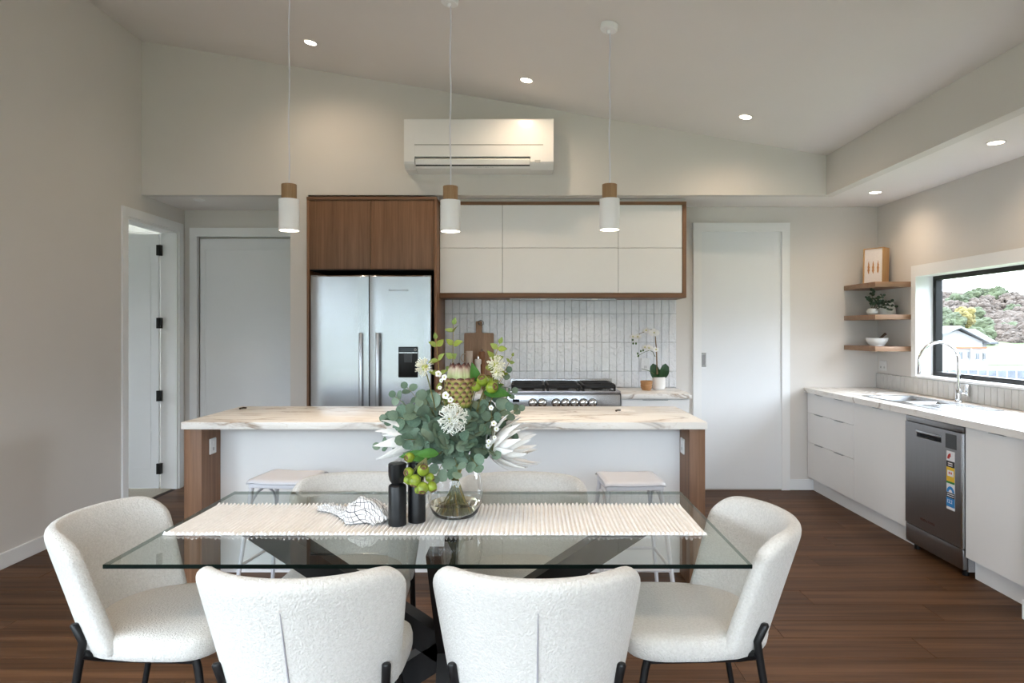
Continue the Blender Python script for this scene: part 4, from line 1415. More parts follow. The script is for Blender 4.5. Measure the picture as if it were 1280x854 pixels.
# orchid and wooden cup
yo = 5.78
ox = PX(823.5, yo)
oz = CZ
oc_ = E('potted_orchid', (ox, yo, oz), 'white flowering orchid in a white pot on the bench by the sliding door', 'potted plant')
m_pot = M('white_ribbed_pot', (0.76, 0.75, 0.74), 0.5, var=0.03)
G().lathe([(0.0, 0.0), (0.046, 0.0), (0.054, 0.010), (0.056, 0.05), (0.055, 0.104), (0.050, 0.106), (0.049, 0.09), (0.0, 0.088)], (ox, yo, oz), 36).obj('pot', m_pot, oc_)
m_oleaf = M('deep_green_orchid_leaf', (0.014, 0.055, 0.014), 0.35, var=0.25, vs=14)
lm_o = leafmesh('orchid_leaf', m_oleaf, 0.52, 0.35, 1.0, 8, 0.12)
for s in (-1, 1):
    o = inst('leaf', lm_o, oc_, (ox + s * 0.022, yo - 0.015, oz + 0.085), orient((s * 0.24, -0.12, 0.96), (s * 0.10, -1, -0.05)), (0.155, 0.140, 0.13))
    o2 = inst('leaf', lm_o, oc_, (ox, yo + 0.01, oz + 0.095), orient((s * 0.45, 0.25, 0.85), (-s * 0.2, -0.9, 0.4)), (0.12, 0.09, 0.11))
m_ostem = M('orchid_stem_brown', (0.22, 0.14, 0.07), 0.6, var=0.3, vs=60)
m_gstem = M('orchid_stem_green', (0.07, 0.12, 0.03), 0.5, var=0.2, vs=60)
V = lambda px, py, d=0.0: P(px, py, yo - 0.03 + d)
st_ = [V(821.5, 468), V(821, 452), V(820.5, 436), V(819.5, 426), V(819, 418), V(815, 412), V(808, 414), V(800, 417), V(794, 422)]
G().tube(st_, [0.006, 0.006, 0.005, 0.0045, 0.004, 0.003, 0.0025, 0.002, 0.0015], 8).obj('stem', m_ostem, oc_, smooth=60)
G().tube([V(819, 446), V(816, 440), V(812, 438), V(806, 440), V(799, 444), V(796, 446)], [0.003, 0.0025, 0.0022, 0.002, 0.0018, 0.0015], 8).obj('stem', m_gstem, oc_, smooth=60)
G().tube([V(818, 468), V(812, 464), V(806, 462), V(802, 461)], [0.003, 0.003, 0.0025, 0.002], 8).obj('aerial_root', m_gstem, oc_, smooth=60)
m_petal = M('white_orchid_petal', (0.80, 0.79, 0.77), 0.5, var=0.03, vs=20)
m_lip = M('yellow_green_orchid_lip', (0.55, 0.52, 0.12), 0.5)
pm_ = leafmesh('petal', m_petal, 0.95, -0.2, 1.0, 6, 0.08)


def bloom(q, size, face, parent):
    f = G().ball(q + Vector((0, -0.006, 0)), 0.006, 0.006, 0.006, 8, 6).obj('flower', m_lip, parent)
    n = Vector(face).normalized()
    x = Vector((0, 0, 1)).cross(n).normalized()
    y = n.cross(x)
    for k, (a, s) in enumerate(((0, 1.15), (180, 1.15), (90, 0.9), (222, 0.85), (318, 0.85))):
        ax = x * math.cos(R(a)) + y * math.sin(R(a))
        o = inst('petal', pm_, f, q + n * (-0.003 * (k > 1)), orient(ax, n + ax * 0.15))
        o.scale = (size * s, size * s, size * s)


for px, py, sz, fc in ((817.5, 416, 0.036, (0.05, -1, 0.1)), (807.5, 413, 0.026, (-0.7, -0.8, 0.3)), (797, 421, 0.024, (-0.5, -1, -0.1)), (811, 435, 0.028, (-0.2, -1, 0.2)), (820, 437, 0.024, (0.5, -0.9, 0.1)), (806, 434, 0.022, (-0.6, -0.9, 0.1)), (791, 421, 0.020, (-0.5, -1, 0))):
    bloom(V(px, py, -0.012), sz * 1.2, fc, oc_)
m_bud = M('green_orchid_bud', (0.06, 0.13, 0.02), 0.45, var=0.2, vs=40)
for px, py in ((791, 425), (791.5, 429.5), (795, 429.5), (797, 442), (798, 445), (801, 439), (804, 438)):
    G().ball(V(px, py, -0.005), 0.0075, 0.007, 0.010, 10, 8).obj('bud', m_bud, oc_)
xw = PX(808, yo - 0.06)
m_cup = wood('honey_wood_cup', (0.28, 0.13, 0.05), (0.40, 0.20, 0.08), (0.50, 0.28, 0.13), 'X', scale=2.5)
tag(G().lathe([(0.0, 0.0), (0.036, 0.0), (0.046, 0.018), (0.050, 0.042), (0.047, 0.05), (0.050, 0.056), (0.051, 0.078), (0.047, 0.079), (0.045, 0.05), (0.036, 0.012), (0.0, 0.01)], (xw, yo - 0.06, CZ), 36).obj('wooden_cup', m_cup), 'small honey coloured wooden cup beside the orchid pot', 'cup')
# ------------------------------------------------------------------ dining chairs
g = N('cream_boucle_fabric')
co = g.coords((1, 1, 1))
n1 = g.noise(co, 130, 3, 0.6, 0.3)
vo = g.n('ShaderNodeTexVoronoi')
vo.inputs['Scale'].default_value = 170
g.l(co, vo.inputs['Vector'])
h = g.math('SUBTRACT', n1, g.math('MULTIPLY', vo.outputs['Distance'], 0.5))
c = g.ramp(n1, [(0.3, (0.50, 0.487, 0.460)), (0.65, (0.585, 0.572, 0.545))])
g.principled(c, 0.95, 0, g.bump(h, 0.8, 0.004), 0, 0.2, sheen=0.3)
m_boucle = g.mat
m_seam = M('dark_seam_piping', (0.30, 0.29, 0.31), 0.9)  # seam drawn darker than the fabric

AW = R(78)


def chair_pt(u, z, off=0.0):
    """point on the back shell: u in -1..1 across, z height, off = outward offset"""
    v = (z - 0.425) / 0.385
    w = 0.226 + 0.048 * v
    d = 0.175
    yb = -0.185 - 0.120 * v
    a = u * AW
    x = w * math.sin(a) / math.sin(AW)
    y = yb + d * (1 - math.cos(a)) / (1 - math.cos(AW))
    nx, ny = math.sin(a) * 0.95, -math.cos(a)
    L = math.hypot(nx, ny)
    return Vector((x + nx / L * off, y + ny / L * off, z))


def make_chair():
    t = E('dining_chair', (0, 0, 0), '-', 'chair', 'cream dining chairs round the glass table')
    nu, nv = 14, 7
    vs, fs = [], []
    for j in range(nv + 1):
        for i in range(nu + 1):
            u = -1 + 2 * i / nu
            k = max(0, (abs(u) - 0.70) / 0.30)
            zt = 0.796 - 0.060 * k ** 2.4
            zb_ = 0.404 + 0.010 * abs(u)
            vs.append(chair_pt(u, zb_ + (zt - zb_) * j / nv))
    for j in range(nv):
        for i in range(nu):
            a = j * (nu + 1) + i
            fs.append((a, a + 1, a + nu + 2, a + nu + 1))
    b = G().add(vs, fs).obj('backrest', m_boucle, t, smooth=0)
    m = b.modifiers.new('s', 'SOLIDIFY')
    m.thickness = 0.052
    m.offset = 0
    m = b.modifiers.new('u', 'SUBSURF')
    m.levels = m.render_levels = 2
    bake(b)
    b.data.polygons.foreach_set('use_smooth', [True] * len(b.data.polygons))
    # seam up the middle of the back
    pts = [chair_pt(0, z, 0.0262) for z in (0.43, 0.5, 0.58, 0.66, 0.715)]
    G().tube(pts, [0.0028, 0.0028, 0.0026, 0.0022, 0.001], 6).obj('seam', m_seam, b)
    # seat cushion: stacked superellipse rings
    n = 48
    g = G()
    rings = [(0.80, 0.398), (0.93, 0.400), (0.985, 0.408), (1.0, 0.425), (1.0, 0.448), (0.985, 0.464), (0.94, 0.474), (0.80, 0.4785), (0.45, 0.477), (0.0, 0.475)]
    idx = []
    vs, fs = [], []
    for s, z in rings:
        if s == 0:
            idx.append([len(vs)])
            vs.append((0, 0.02, z))
            continue
        idx.append(list(range(len(vs), len(vs) + n)))
        for k in range(n):
            a = 2 * math.pi * k / n
            ca, sa = math.cos(a), math.sin(a)
            e = 0.42
            x = 0.240 * s * math.copysign(abs(ca) ** e, ca)
            y = 0.034 + 0.246 * s * math.copysign(abs(sa) ** e, sa)
            x *= 1.0 + 0.05 * (y / 0.25)
            if y < 0.0:      # the rear of the cushion lies inside the shell
                lim = -0.185 * s
                y = max(y, -0.215 * s)
                x = math.copysign(min(abs(x), (0.236 * math.sqrt(max(0.0, 1 - (y / (0.216 * max(s, 0.01))) ** 2)) + 0.0) * s), x) if s > 0 else x
            vs.append((x, y, z))
    fs.append(tuple(reversed(idx[0])))
    for A, B in zip(idx, idx[1:]):
        for k in range(n):
            k2 = (k + 1) % n
            if len(B) == 1:
                fs.append((A[k], A[k2], B[0]))
            else:
                fs.append((A[k], A[k2], B[k2], B[k]))
    g.add(vs, fs).obj('seat', m_boucle, t, smooth=80)
    for s in (-1, 1):
        p0 = chair_pt(s * 0.70, 0.512, 0.036)
        p1 = chair_pt(s * 0.70, 0.44, 0.038)
        G().tube([p0 + Vector((0, 0, 0.004)), p0, p1 + Vector((0, 0, 0.02)), p1 + Vector((s * 0.002, -0.003, -0.012)), (s * 0.222, p1.y - 0.075, 0.004), (s * 0.222, p1.y - 0.075, 0.0)], [0.009, 0.0125, 0.0125, 0.0125, 0.0095, 0.0095], 12).obj('rear_leg', m_black, t, smooth=50)
        G().tube([(s * 0.185, 0.205, 0.394), (s * 0.188, 0.215, 0.36), (s * 0.218, 0.275, 0.003), (s * 0.218, 0.275, 0.0)], [0.0125, 0.0125, 0.0095, 0.0095], 12).obj('front_leg', m_black, t, smooth=50)
        a, b2 = p1 + Vector((0, 0, -0.02)), Vector((s * 0.185, 0.205, 0.386))
        q = a.lerp(Vector((s * 0.17, -0.08, 0.386)), 1.0)
        G().tube([a, q, b2], [0.0145, 0.0125, 0.0115], 8).obj('side_rail', m_black, t, smooth=40)
    G().tube([(-0.185, 0.205, 0.386), (0.185, 0.205, 0.386)], 0.010, 8).obj('cross_rail', m_black, t)
    G().tube([(-0.168, -0.08, 0.386), (0.168, -0.08, 0.386)], 0.010, 8).obj('cross_rail', m_black, t)
    return t


TCX, TCY = -0.265, 2.322
chair0 = make_chair()
spots = [(-0.590, 1.950, 0, 'cream dining chair turned to the kitchen, under the end of the runner with the napkin'),
         (0.036, 1.950, 0, 'cream dining chair turned to the kitchen, in front of the bare runner end'),
         (-1.215, 2.280, -90, 'cream dining chair at the table end facing away from the tall plain wall'),
         (0.590, 2.280, 90, 'cream dining chair at the table end facing away from the window bench'),
         (-0.675, 2.645, 180, 'cream dining chair with its back to the island, behind the black mills'),
         (-0.012, 2.645, 180, 'cream dining chair with its back to the island, near the stool by the sliding door')]
for k, (x, y, a, lab) in enumerate(spots):
    o = chair0 if k == 0 else copy_tree(chair0)
    o.location = (x, y, 0)
    o.rotation_euler = (0, 0, R(a))
    o['label'] = lab

# ------------------------------------------------------------------ glass dining table
TZ_ = 0.750
tx0, tx1, ty0, ty1 = PX(128, 1.892), PX(940.8, 1.892), 1.892, 2.756
tb = E('dining_table', (TCX, TCY, 0), 'clear glass dining table on black crossed beams', 'table')
bm_ = G().box(tx0, tx1, ty0, ty1, TZ_ - 0.012, TZ_, bev=0.0012, seg=1)
top = bm_.obj('glass_top', [m_tableglass, m_glassedge], tb, smooth=0)
for p in top.data.polygons:
    p.material_index = 0 if abs(p.normal.z) > 0.9 else 1


def beam(p0, p1, wid, thk, axis):
    """square beam from p0 to p1; axis = horizontal direction across it"""
    p0, p1 = Vector(p0), Vector(p1)
    d = (p1 - p0).normalized()
    a = Vector(axis).normalized()
    n = d.cross(a).normalized()
    vs = []
    for p in (p0, p1):
        # ends are cut level
        for s, t in ((-1, -1), (1, -1), (1, 1), (-1, 1)):
            q = p + a * (s * thk / 2) + n * (t * wid / 2)
            q -= d * ((q.z - p.z) / d.z)
            vs.append(q)
    return G().add(vs, [(0, 1, 2, 3), (7, 6, 5, 4), (0, 4, 5, 1), (1, 5, 6, 2), (2, 6, 7, 3), (3, 7, 4, 0)])


m_tblack = M('black_satin_table_frame', (0.006, 0.006, 0.0065), 0.4, var=0.1, vs=10, spec=0.3)
HZ, ZT = 0.32, TZ_ - 0.013
for s in (-1, 1):
    rx = 0.64
    beam((TCX + s * rx, TCY + s * 0.0, ZT), (TCX - s * rx * HZ / (ZT - HZ), TCY, 0.0), 0.085, 0.075, (0, 1, 0)).obj('leg', m_tblack, tb, smooth=0)
    ry = 0.275
    beam((TCX, TCY + s * ry, ZT), (TCX, TCY - s * ry * HZ / (ZT - HZ), 0.0), 0.075, 0.045, (1, 0, 0)).obj('leg', m_tblack, tb, smooth=0)

# ------------------------------------------------------------------ runner
m_runner = M('cream_woven_cotton', (0.92, 0.905, 0.885), 0.95, var=0.04, vs=35, bump=0.5, bs=350, bdist=0.003)
rx0, rx1 = -1.140, 0.585
ry0, ry1 = 2.155, 2.525
nr = 118
per = 6
rr = random.Random(5)
g = G()
ys = [0, 0.012, 0.05, 0.2, 0.4, 0.6, 0.8, 0.95, 0.988, 1]
vs, fs = [], []
jit = [(rr.uniform(-0.004, 0.003), rr.uniform(-0.003, 0.004), rr.uniform(0.8, 1.15)) for _ in range(nr + 1)]
ncols = nr * per + 1
for i in range(ncols):
    k, f = divmod(i, per)
    f /= per
    s = math.sin(math.pi * f)
    x = rx0 + (rx1 - rx0) * i / (ncols - 1)
    j0, j1, jz = jit[min(k, nr - 1)]
    skew = 0.012 * (1 - i / (ncols - 1))
    a = ry0 + 0.004 + j0 * s - 0.005 * s
    b = ry1 - 0.004 + j1 * s + 0.005 * s
    for t in ys:
        e = 1.9 if t in (0.012, 0.988) else (0.45 if t in (0, 1) else 1.0)
        vs.append((x + 0.0006 * math.sin(i * 1.3 + t * 9) + (t - 0.5) * skew, a + (b - a) * t, TZ_ + 0.0022 + 0.0058 * s * jz * e))
m_ = len(ys)
for i in range(ncols - 1):
    for j in range(m_ - 1):
        q = i * m_ + j
        fs.append((q, q + 1, q + m_ + 1, q + m_))
# underside
nb = len(vs)
vs += [(rx0, ry0 + 0.004, TZ_ + 0.0004), (rx1, ry0 + 0.004, TZ_ + 0.0004), (rx1, ry1 - 0.004, TZ_ + 0.0004), (rx0, ry1 - 0.004, TZ_ + 0.0004)]
fs.append((nb, nb + 1, nb + 2, nb + 3))
fs.append((nb, *[i * m_ for i in range(0, ncols, 1)], nb + 1))
fs.append((nb + 3, *[i * m_ + m_ - 1 for i in range(0, ncols, 1)], nb + 2))
g.add(vs, fs)
tag(g.obj('table_runner', m_runner, smooth=60), 'long cream woven cotton runner lying along the glass table', 'table runner')
RZ = TZ_ + 0.0082

# ------------------------------------------------------------------ crumpled checked napkin
g = N('white_black_check_cloth')
uvn = g.n('ShaderNodeUVMap')
sep = g.n('ShaderNodeSeparateXYZ')
g.l(uvn.outputs[0], sep.inputs[0])
lines = []
for ax_ in (0, 1):
    fr_ = g.math('FRACT', g.math('MULTIPLY', sep.outputs[ax_], 1.0 / 0.0145))
    lines.append(g.math('LESS_THAN', fr_, 0.13))
ln = g.math('MAXIMUM', lines[0], lines[1])
c = g.mix(ln, g.ramp(g.noise(g.coords(), 60), [(0.3, (0.70, 0.70, 0.70)), (0.7, (0.78, 0.78, 0.77))]), (0.03, 0.03, 0.05))
g.principled(c, 0.9, 0, g.bump(g.noise(g.coords(), 500), 0.3, 0.002))
m_check = g.mat


def ground(px, py, z=RZ):
    Y = (CAMZ - z) * F / (py - CY)
    return P(px, py, Y)


from mathutils import noise as mnoise
A_, B_ = ground(399, 637), ground(487, 653)
ax_ = (B_ - A_)
Ln = ax_.length
ux = ax_.normalized()
uy = Vector((-ux.y, ux.x, 0))
nu, nv = 90, 46
vs, uvs, fs = [], [], []


def hump(s):
    pts = [(0, 0.010), (0.12, 0.018), (0.27, 0.020), (0.36, 0.016), (0.50, 0.042), (0.66, 0.080), (0.76, 0.070), (0.88, 0.040), (1.0, 0.016)]
    for (a, ha), (b, hb) in zip(pts, pts[1:]):
        if s <= b:
            t = (s - a) / (b - a)
            t = t * t * (3 - 2 * t)
            return ha + (hb - ha) * t
    return pts[-1][1]


def half(s):
    pts = [(0, 0.016), (0.12, 0.034), (0.27, 0.038), (0.36, 0.034), (0.5, 0.062), (0.68, 0.078), (0.82, 0.074), (0.92, 0.070), (1.0, 0.064)]
    for (a, ha), (b, hb) in zip(pts, pts[1:]):
        if s <= b:
            return ha + (hb - ha) * (s - a) / (b - a)
    return pts[-1][1]


for i in range(nu + 1):
    s = i / nu
    for j in range(nv + 1):
        t = -1 + 2 * j / nv
        H, Wd = hump(s), half(s)
        prof = max(0.0, 1 - abs(t) ** 2.2)
        fold = 0.5 + 0.5 * math.sin(9 * t + 13 * s + 2.0 * math.sin(5 * s))
        fold2 = math.sin(21 * t - 17 * s + 1.5 * math.sin(11 * s))
        nz = mnoise.noise(Vector((s * 9, t * 3.2, 1.7)))
        th = math.atan2(t * 0.28, s - 0.34)
        ridge = 1 - abs(math.sin(3.5 * th + 0.7 + 0.8 * nz)) ** 0.8
        z = H * prof * (0.66 + 0.24 * ridge + 0.14 * fold) + prof * (0.003 * fold2 * (0.4 + s) + 0.012 * nz * min(1, H / 0.04)) + 0.0035
        z = max(z, 0.0025 + 0.0015 * (1 + math.sin(23 * s + 7 * t)))
        side = t * Wd * (1 + 0.16 * math.sin(19 * s + 1)) + 0.010 * math.sin(8 * s) + 0.016 * nz * prof
        p = A_ + ux * (Ln * s + 0.012 * math.sin(6 * t + 4 * s) * (1 - prof * 0.5)) + uy * side
        vs.append(Vector((p.x, p.y, RZ + z)))
        uvs.append((s * 0.36 + 0.05 * math.sin(2 * t + s) + 0.03 * nz, t * 0.10 + 0.05 * math.sin(5 * s) + s * 0.16 + 0.02 * nz))
for i in range(nu):
    for j in range(nv):
        a = i * (nv + 1) + j
        fs.append((a, a + 1, a + nv + 2, a + nv + 1))
nk = G().add(vs, fs).obj('napkin', m_check, smooth=60)
uvl = nk.data.uv_layers.new(name='UVMap')
for lp_ in nk.data.loops:
    uvl.data[lp_.index].uv = uvs[lp_.vertex_index]
md = nk.modifiers.new('s', 'SOLIDIFY')
md.thickness = 0.0015
md.offset = 1
bake(nk)
tag(nk, 'crumpled white napkin with thin black checks lying on the runner', 'napkin')

# ------------------------------------------------------------------ black mills
m_mblack = M('satin_black_mill', (0.006, 0.0065, 0.0075), 0.36, var=0.08, vs=20, spec=0.35)
for px, py, topy, lab in ((496.7, 658.5, 577.5, 'tall black mill on the runner nearest the checked napkin'), (521.0, 654.5, 575.5, 'tall black mill on the runner under the gum nuts beside the vase')):
    c = ground(px, py)
    c.y += 0.022
    c.x = PX(px, c.y)
    c.z = RZ
    hh = PZ(topy, c.y) - RZ - 0.004
    r_ = 0.0295
    t = E('salt_or_pepper_mill', c, lab, 'mill', 'black mills')
    t.name = 'pepper_mill'
    zn = hh * 0.655
    G().lathe([(0.0, 0.0), (r_ - 0.002, 0.0), (r_, 0.002), (r_, zn - 0.006), (r_ - 0.002, zn - 0.002), (r_ - 0.010, zn + 0.003), (0.0, zn + 0.003)], c, 40).obj('body', m_mblack, t, smooth=40)
    G().lathe([(0.0, zn + 0.0035), (r_ - 0.011, zn + 0.0035), (r_ - 0.004, zn + 0.014), (r_, zn + 0.030), (r_, hh - 0.002), (r_ - 0.002, hh), (0.0, hh)], c, 40).obj('head', m_mblack, t, smooth=40)

# ------------------------------------------------------------------ stools
m_stool = M('light_grey_powder_coat', (0.60, 0.61, 0.66), 0.35, var=0.02)


def make_stool():
    t = E('bar_stool', (0, 0, 0), '-', 'stool', 'metal bar stools at the island')
    h = 0.665
    # dished rectangular seat
    n = 10
    vs, fs = [], []
    for i in range(n + 1):
        for j in range(n + 1):
            u, v = -1 + 2 * i / n, -1 + 2 * j / n
            x, y = 0.150 * u, 0.150 * v
            z = h - 0.006 * (1 - u ** 2) * 1.0 + 0.0 - 0.014 * max(0, abs(v) - 0.8) / 0.2 - 0.006 * max(0, abs(u) - 0.85) / 0.15
            vs.append((x, y, z))
    for i in range(n):
        for j in range(n):
            a = i * (n + 1) + j
            fs.append((a, a + 1, a + n + 2, a + n + 1))
    s = G().add(vs, fs).obj('seat', m_stool, t)
    m = s.modifiers.new('s', 'SOLIDIFY')
    m.thickness = 0.006
    m.offset = -1
    bake(s)
    G().box(-0.142, 0.142, -0.142, 0.142, h - 0.045, h - 0.024, bev=0.003).obj('seat_apron', m_stool, t)
    ft = 0.195
    tp_ = 0.128
    for sx in (-1, 1):
        for sy in (-1, 1):
            G().tube([(sx * tp_, sy * tp_, h - 0.03), (sx * ft, sy * ft, 0.004), (sx * ft, sy * ft, 0.0)], [0.012, 0.010, 0.012], 10).obj('leg', m_stool, t)
    for zz, nm in ((0.24, 'footrest'),):
        k = tp_ + (ft - tp_) * (1 - zz / h)
        for a, b in (((-k, -k), (k, -k)), ((k, -k), (k, k)), ((k, k), (-k, k)), ((-k, k), (-k, -k))):
            G().tube([(a[0], a[1], zz), (b[0], b[1], zz)], 0.008, 8).obj(nm, m_stool, t)
    for s_ in (-1, 1):
        k = tp_ + (ft - tp_) * 0.28
        pts = []
        for i in range(9):
            a = math.pi * i / 8
            pts.append((s_ * (tp_ + (ft - tp_) * (0.28 - 0.1 * math.sin(a))), -k * math.cos(a) * 0.98, 0.45 + 0.14 * math.sin(a)))
        G().tube(pts, 0.007, 8).obj('side_brace', m_stool, t, smooth=60)
    return t


st0 = make_stool()
c1 = ground(787, 597.5, 0.66)
st0.location = (PX(786.5, 3.46), 3.46, 0)
st0.rotation_euler = (0, 0, R(3))
st0['label'] = 'pale grey metal stool under the island end near the sliding door'
s2_ = copy_tree(st0)
s2_.location = (PX(361, 3.50), 3.50, 0)
s2_.rotation_euler = (0, 0, R(-8))
s2_['label'] = 'pale grey metal stool under the island end near the hall door'
# ------------------------------------------------------------------ glass vase with water
VY = 2.365
VX = PX(569, VY)
VZ = RZ
vh = PZ(574, VY) - VZ
vr = 0.0965
g = N('clear_vase_glass')
g.principled(g.ramp(g.noise(g.coords(), 5), [(0, (0.97, 0.98, 0.98)), (1, (1, 1, 1))]), 0.0, 0, None, 0, 0.5, trans=1.0, ior=1.30)
m_vglass = g.mat
g = N('amber_tinted_water')
g.principled(g.ramp(g.noise(g.coords(), 5), [(0, (0.98, 0.93, 0.72)), (1, (0.99, 0.95, 0.78))]), 0.0, 0, None, 0, 0.5, trans=1.0, ior=1.33)
m_water = g.mat
outer = [(0.0, 0.0), (0.058, 0.0), (0.070, 0.004), (0.080, 0.016), (0.090, 0.040), (0.0955, 0.070), (0.0955, 0.098), (0.090, 0.132), (0.079, 0.168), (0.066, 0.200), (0.058, vh - 0.004), (0.0565, vh)]
inner = [(0.054, vh - 0.001), (0.0555, vh - 0.004), (0.0632, 0.200), (0.0762, 0.168), (0.0872, 0.132), (0.0926, 0.098), (0.0926, 0.070), (0.087, 0.042), (0.077, 0.020), (0.066, 0.011), (0.0, 0.010)]
vase = E('glass_vase', (VX, VY, VZ), 'rounded clear glass vase of cut flowers standing on the runner', 'vase')
G().lathe(outer + inner, (VX, VY, VZ), 56).obj('glass_body', m_vglass, vase, smooth=60)
wat = [(0.0, 0.0106), (0.065, 0.0116), (0.0763, 0.0205), (0.0863, 0.0423), (0.0880, 0.048), (0.0, 0.048)]
G().lathe(wat, (VX, VY, VZ), 56).obj('water', m_water, vase, smooth=40)

# ------------------------------------------------------------------ flowers and foliage standing in the vase
rb = random.Random(21)
U = VY / F                                    # metres per pixel at the vase
BV = lambda px, py, d=0.0: Vector((VX + (px - 569) * U, VY + d, CAMZ + (CY - py) * U))
MOUTH = Vector((VX, VY, VZ + vh))


def euc(name, c0, c1, c2, spec=0.35):
    g = N(name)
    oi = g.n('ShaderNodeObjectInfo')
    a = g.ramp(g.noise(g.coords(), 6, 3), [(0.3, c0), (0.7, c1)])
    g.principled(g.mix(g.math('MULTIPLY', oi.outputs['Random'], 0.55), a, c2), 0.6, 0, None, 0, spec)
    return g.mat


m_euc = euc('grey_green_eucalyptus_leaf', (0.060, 0.110, 0.072), (0.115, 0.185, 0.125), (0.26, 0.33, 0.25))
m_young = euc('yellow_green_young_leaf', (0.20, 0.26, 0.035), (0.30, 0.34, 0.06), (0.20, 0.30, 0.12))
m_green = euc('bright_green_leaf', (0.020, 0.085, 0.012), (0.045, 0.15, 0.022), (0.07, 0.20, 0.03))
m_estem = M('olive_stem', (0.16, 0.15, 0.05), 0.6, var=0.25, vs=40)
m_ystem = M('ochre_stem', (0.36, 0.25, 0.06), 0.6, var=0.25, vs=40)
L_round = leafmesh('leaf', m_euc, 0.95, 0.12)
L_oval = leafmesh('leaf', m_euc, 0.72, 0.16)
L_young = leafmesh('leaf', m_young, 0.70, 0.18, 2.0)
L_green = leafmesh('leaf', m_green, 0.42, 0.25, 2.0, 9, 0.12)


def curve(p0, p1, p2, p3, n):
    out = []
    for i in range(n + 1):
        t = i / n
        out.append((1 - t) ** 3 * p0 + 3 * (1 - t) ** 2 * t * p1 + 3 * (1 - t) * t * t * p2 + t ** 3 * p3)
    return out


def stem_path(tip, n=14, bend=0.0):
    """from the bottom of the vase through its mouth to the tip"""
    d = tip - MOUTH
    k = Vector((d.x, d.y, 0))
    k = k.normalized() if k.length > 1e-4 else Vector((1, 0, 0))
    foot = Vector((VX, VY, VZ + 0.016)) - k * rb.uniform(0.02, 0.048) + Vector((rb.uniform(-.01, .01), rb.uniform(-.01, .01), 0))
    neck = MOUTH + k * 0.020 + Vector((rb.uniform(-.015, .015), rb.uniform(-.012, .012), -0.01))
    lower = [foot.lerp(neck, i / 4) for i in range(4)]
    up = curve(neck, neck + (neck - foot) * 0.35, neck.lerp(tip, 0.6) + Vector((0, 0, 0.02 + bend)), tip, n)
    return lower + up, len(lower)


def sprig(tip, label, leaf_me, size, npairs, t0=0.42, m_st=None, rad=0.0017, name='eucalyptus_sprig', group='eucalyptus sprigs in the glass vase', face=None, bend=0.0, opp=True, spread=0.9, endleaf=True):
    path, k0 = stem_path(tip, 14, bend)
    root = E(name, path[0], label, 'foliage', group)
    n = len(path)
    G().tube(path, [rad * (1.25 - 0.75 * i / n) for i in range(n)], 6).obj('stem', m_st or m_estem, root, smooth=70)
    up = path[k0:]
    for j in range(npairs):
        t = t0 + (1 - t0) * (j + 0.5) / npairs
        f = t * (len(up) - 1)
        i = min(int(f), len(up) - 2)
        q = up[i].lerp(up[i + 1], f - i)
        d = (up[i + 1] - up[i]).normalized()
        fc = Vector(face) if face else Vector((d.x * 0.5 + rb.uniform(-.8, .8), -0.9, 0.6 + rb.uniform(-.6, .7)))
        side = d.cross(fc).normalized()
        if opp and j % 2:
            side = (side * 0.75 + fc.normalized() * 0.55).normalized()
        for s in (-1, 1):
            axv = side * s * spread + d * 0.42 + Vector((rb.uniform(-.25, .25), rb.uniform(-.3, .15), rb.uniform(-.2, .2)))
            o = inst('leaf', leaf_me, root, q, orient(axv, fc + Vector((rb.uniform(-.6, .6), 0, rb.uniform(-.6, .6)))))
            z = size * rb.uniform(0.8, 1.15) * (1.0 - 0.25 * (j / max(1, npairs - 1)))
            o.scale = (z, z, z)
    if endleaf:
        d = (up[-1] - up[-2]).normalized()
        o = inst('leaf', leaf_me, root, up[-1], orient(d + Vector((rb.uniform(-.3, .3), -0.2, 0)), (0.1, -1, 0.3)))
        o.scale = (size * 0.6,) * 3
    return root


LB = 'grey-green eucalyptus sprig with round leaves standing in the glass vase'
tips = [  # tip pixel, depth offset, leaf size in px, pairs
    (478, 555, -0.03, 15, 5), (484, 524, 0.00, 15, 5), (492, 497, 0.03, 14, 5), (506, 486, 0.05, 14, 5), (520, 512, -0.05, 20, 5), (533, 498, -0.02, 21, 5),
    (512, 545, -0.09, 20, 4), (536, 545, -0.10, 21, 4), (552, 535, -0.13, 19, 4), (563, 548, -0.15, 18, 4), (590, 548, -0.14, 18, 4), (605, 534, -0.11, 19, 4),
    (618, 520, -0.07, 18, 4), (632, 510, -0.03, 18, 5), (648, 512, 0.01, 13, 5), (640, 492, 0.04, 13, 5), (618, 560, -0.10, 19, 4), (600, 572, -0.15, 19, 3), (638, 545, -0.02, 17, 4), (534, 572, -0.09, 17, 3),
    (578, 578, -0.16, 18, 3), (552, 585, -0.13, 17, 3), (585, 530, 0.06, 20, 4), (545, 515, 0.06, 20, 4), (610, 500, 0.07, 18, 4), (520, 530, 0.07, 18, 4), (628, 535, 0.08, 18, 4), (594, 518, -0.09, 19, 4), (602, 507, -0.05, 18, 4), (583, 545, -0.13, 19, 4), (560, 522, -0.07, 19, 4), (588, 528, -0.06, 18, 4), (548, 530, -0.08, 22, 4), (500, 520, -0.03, 20, 4)]
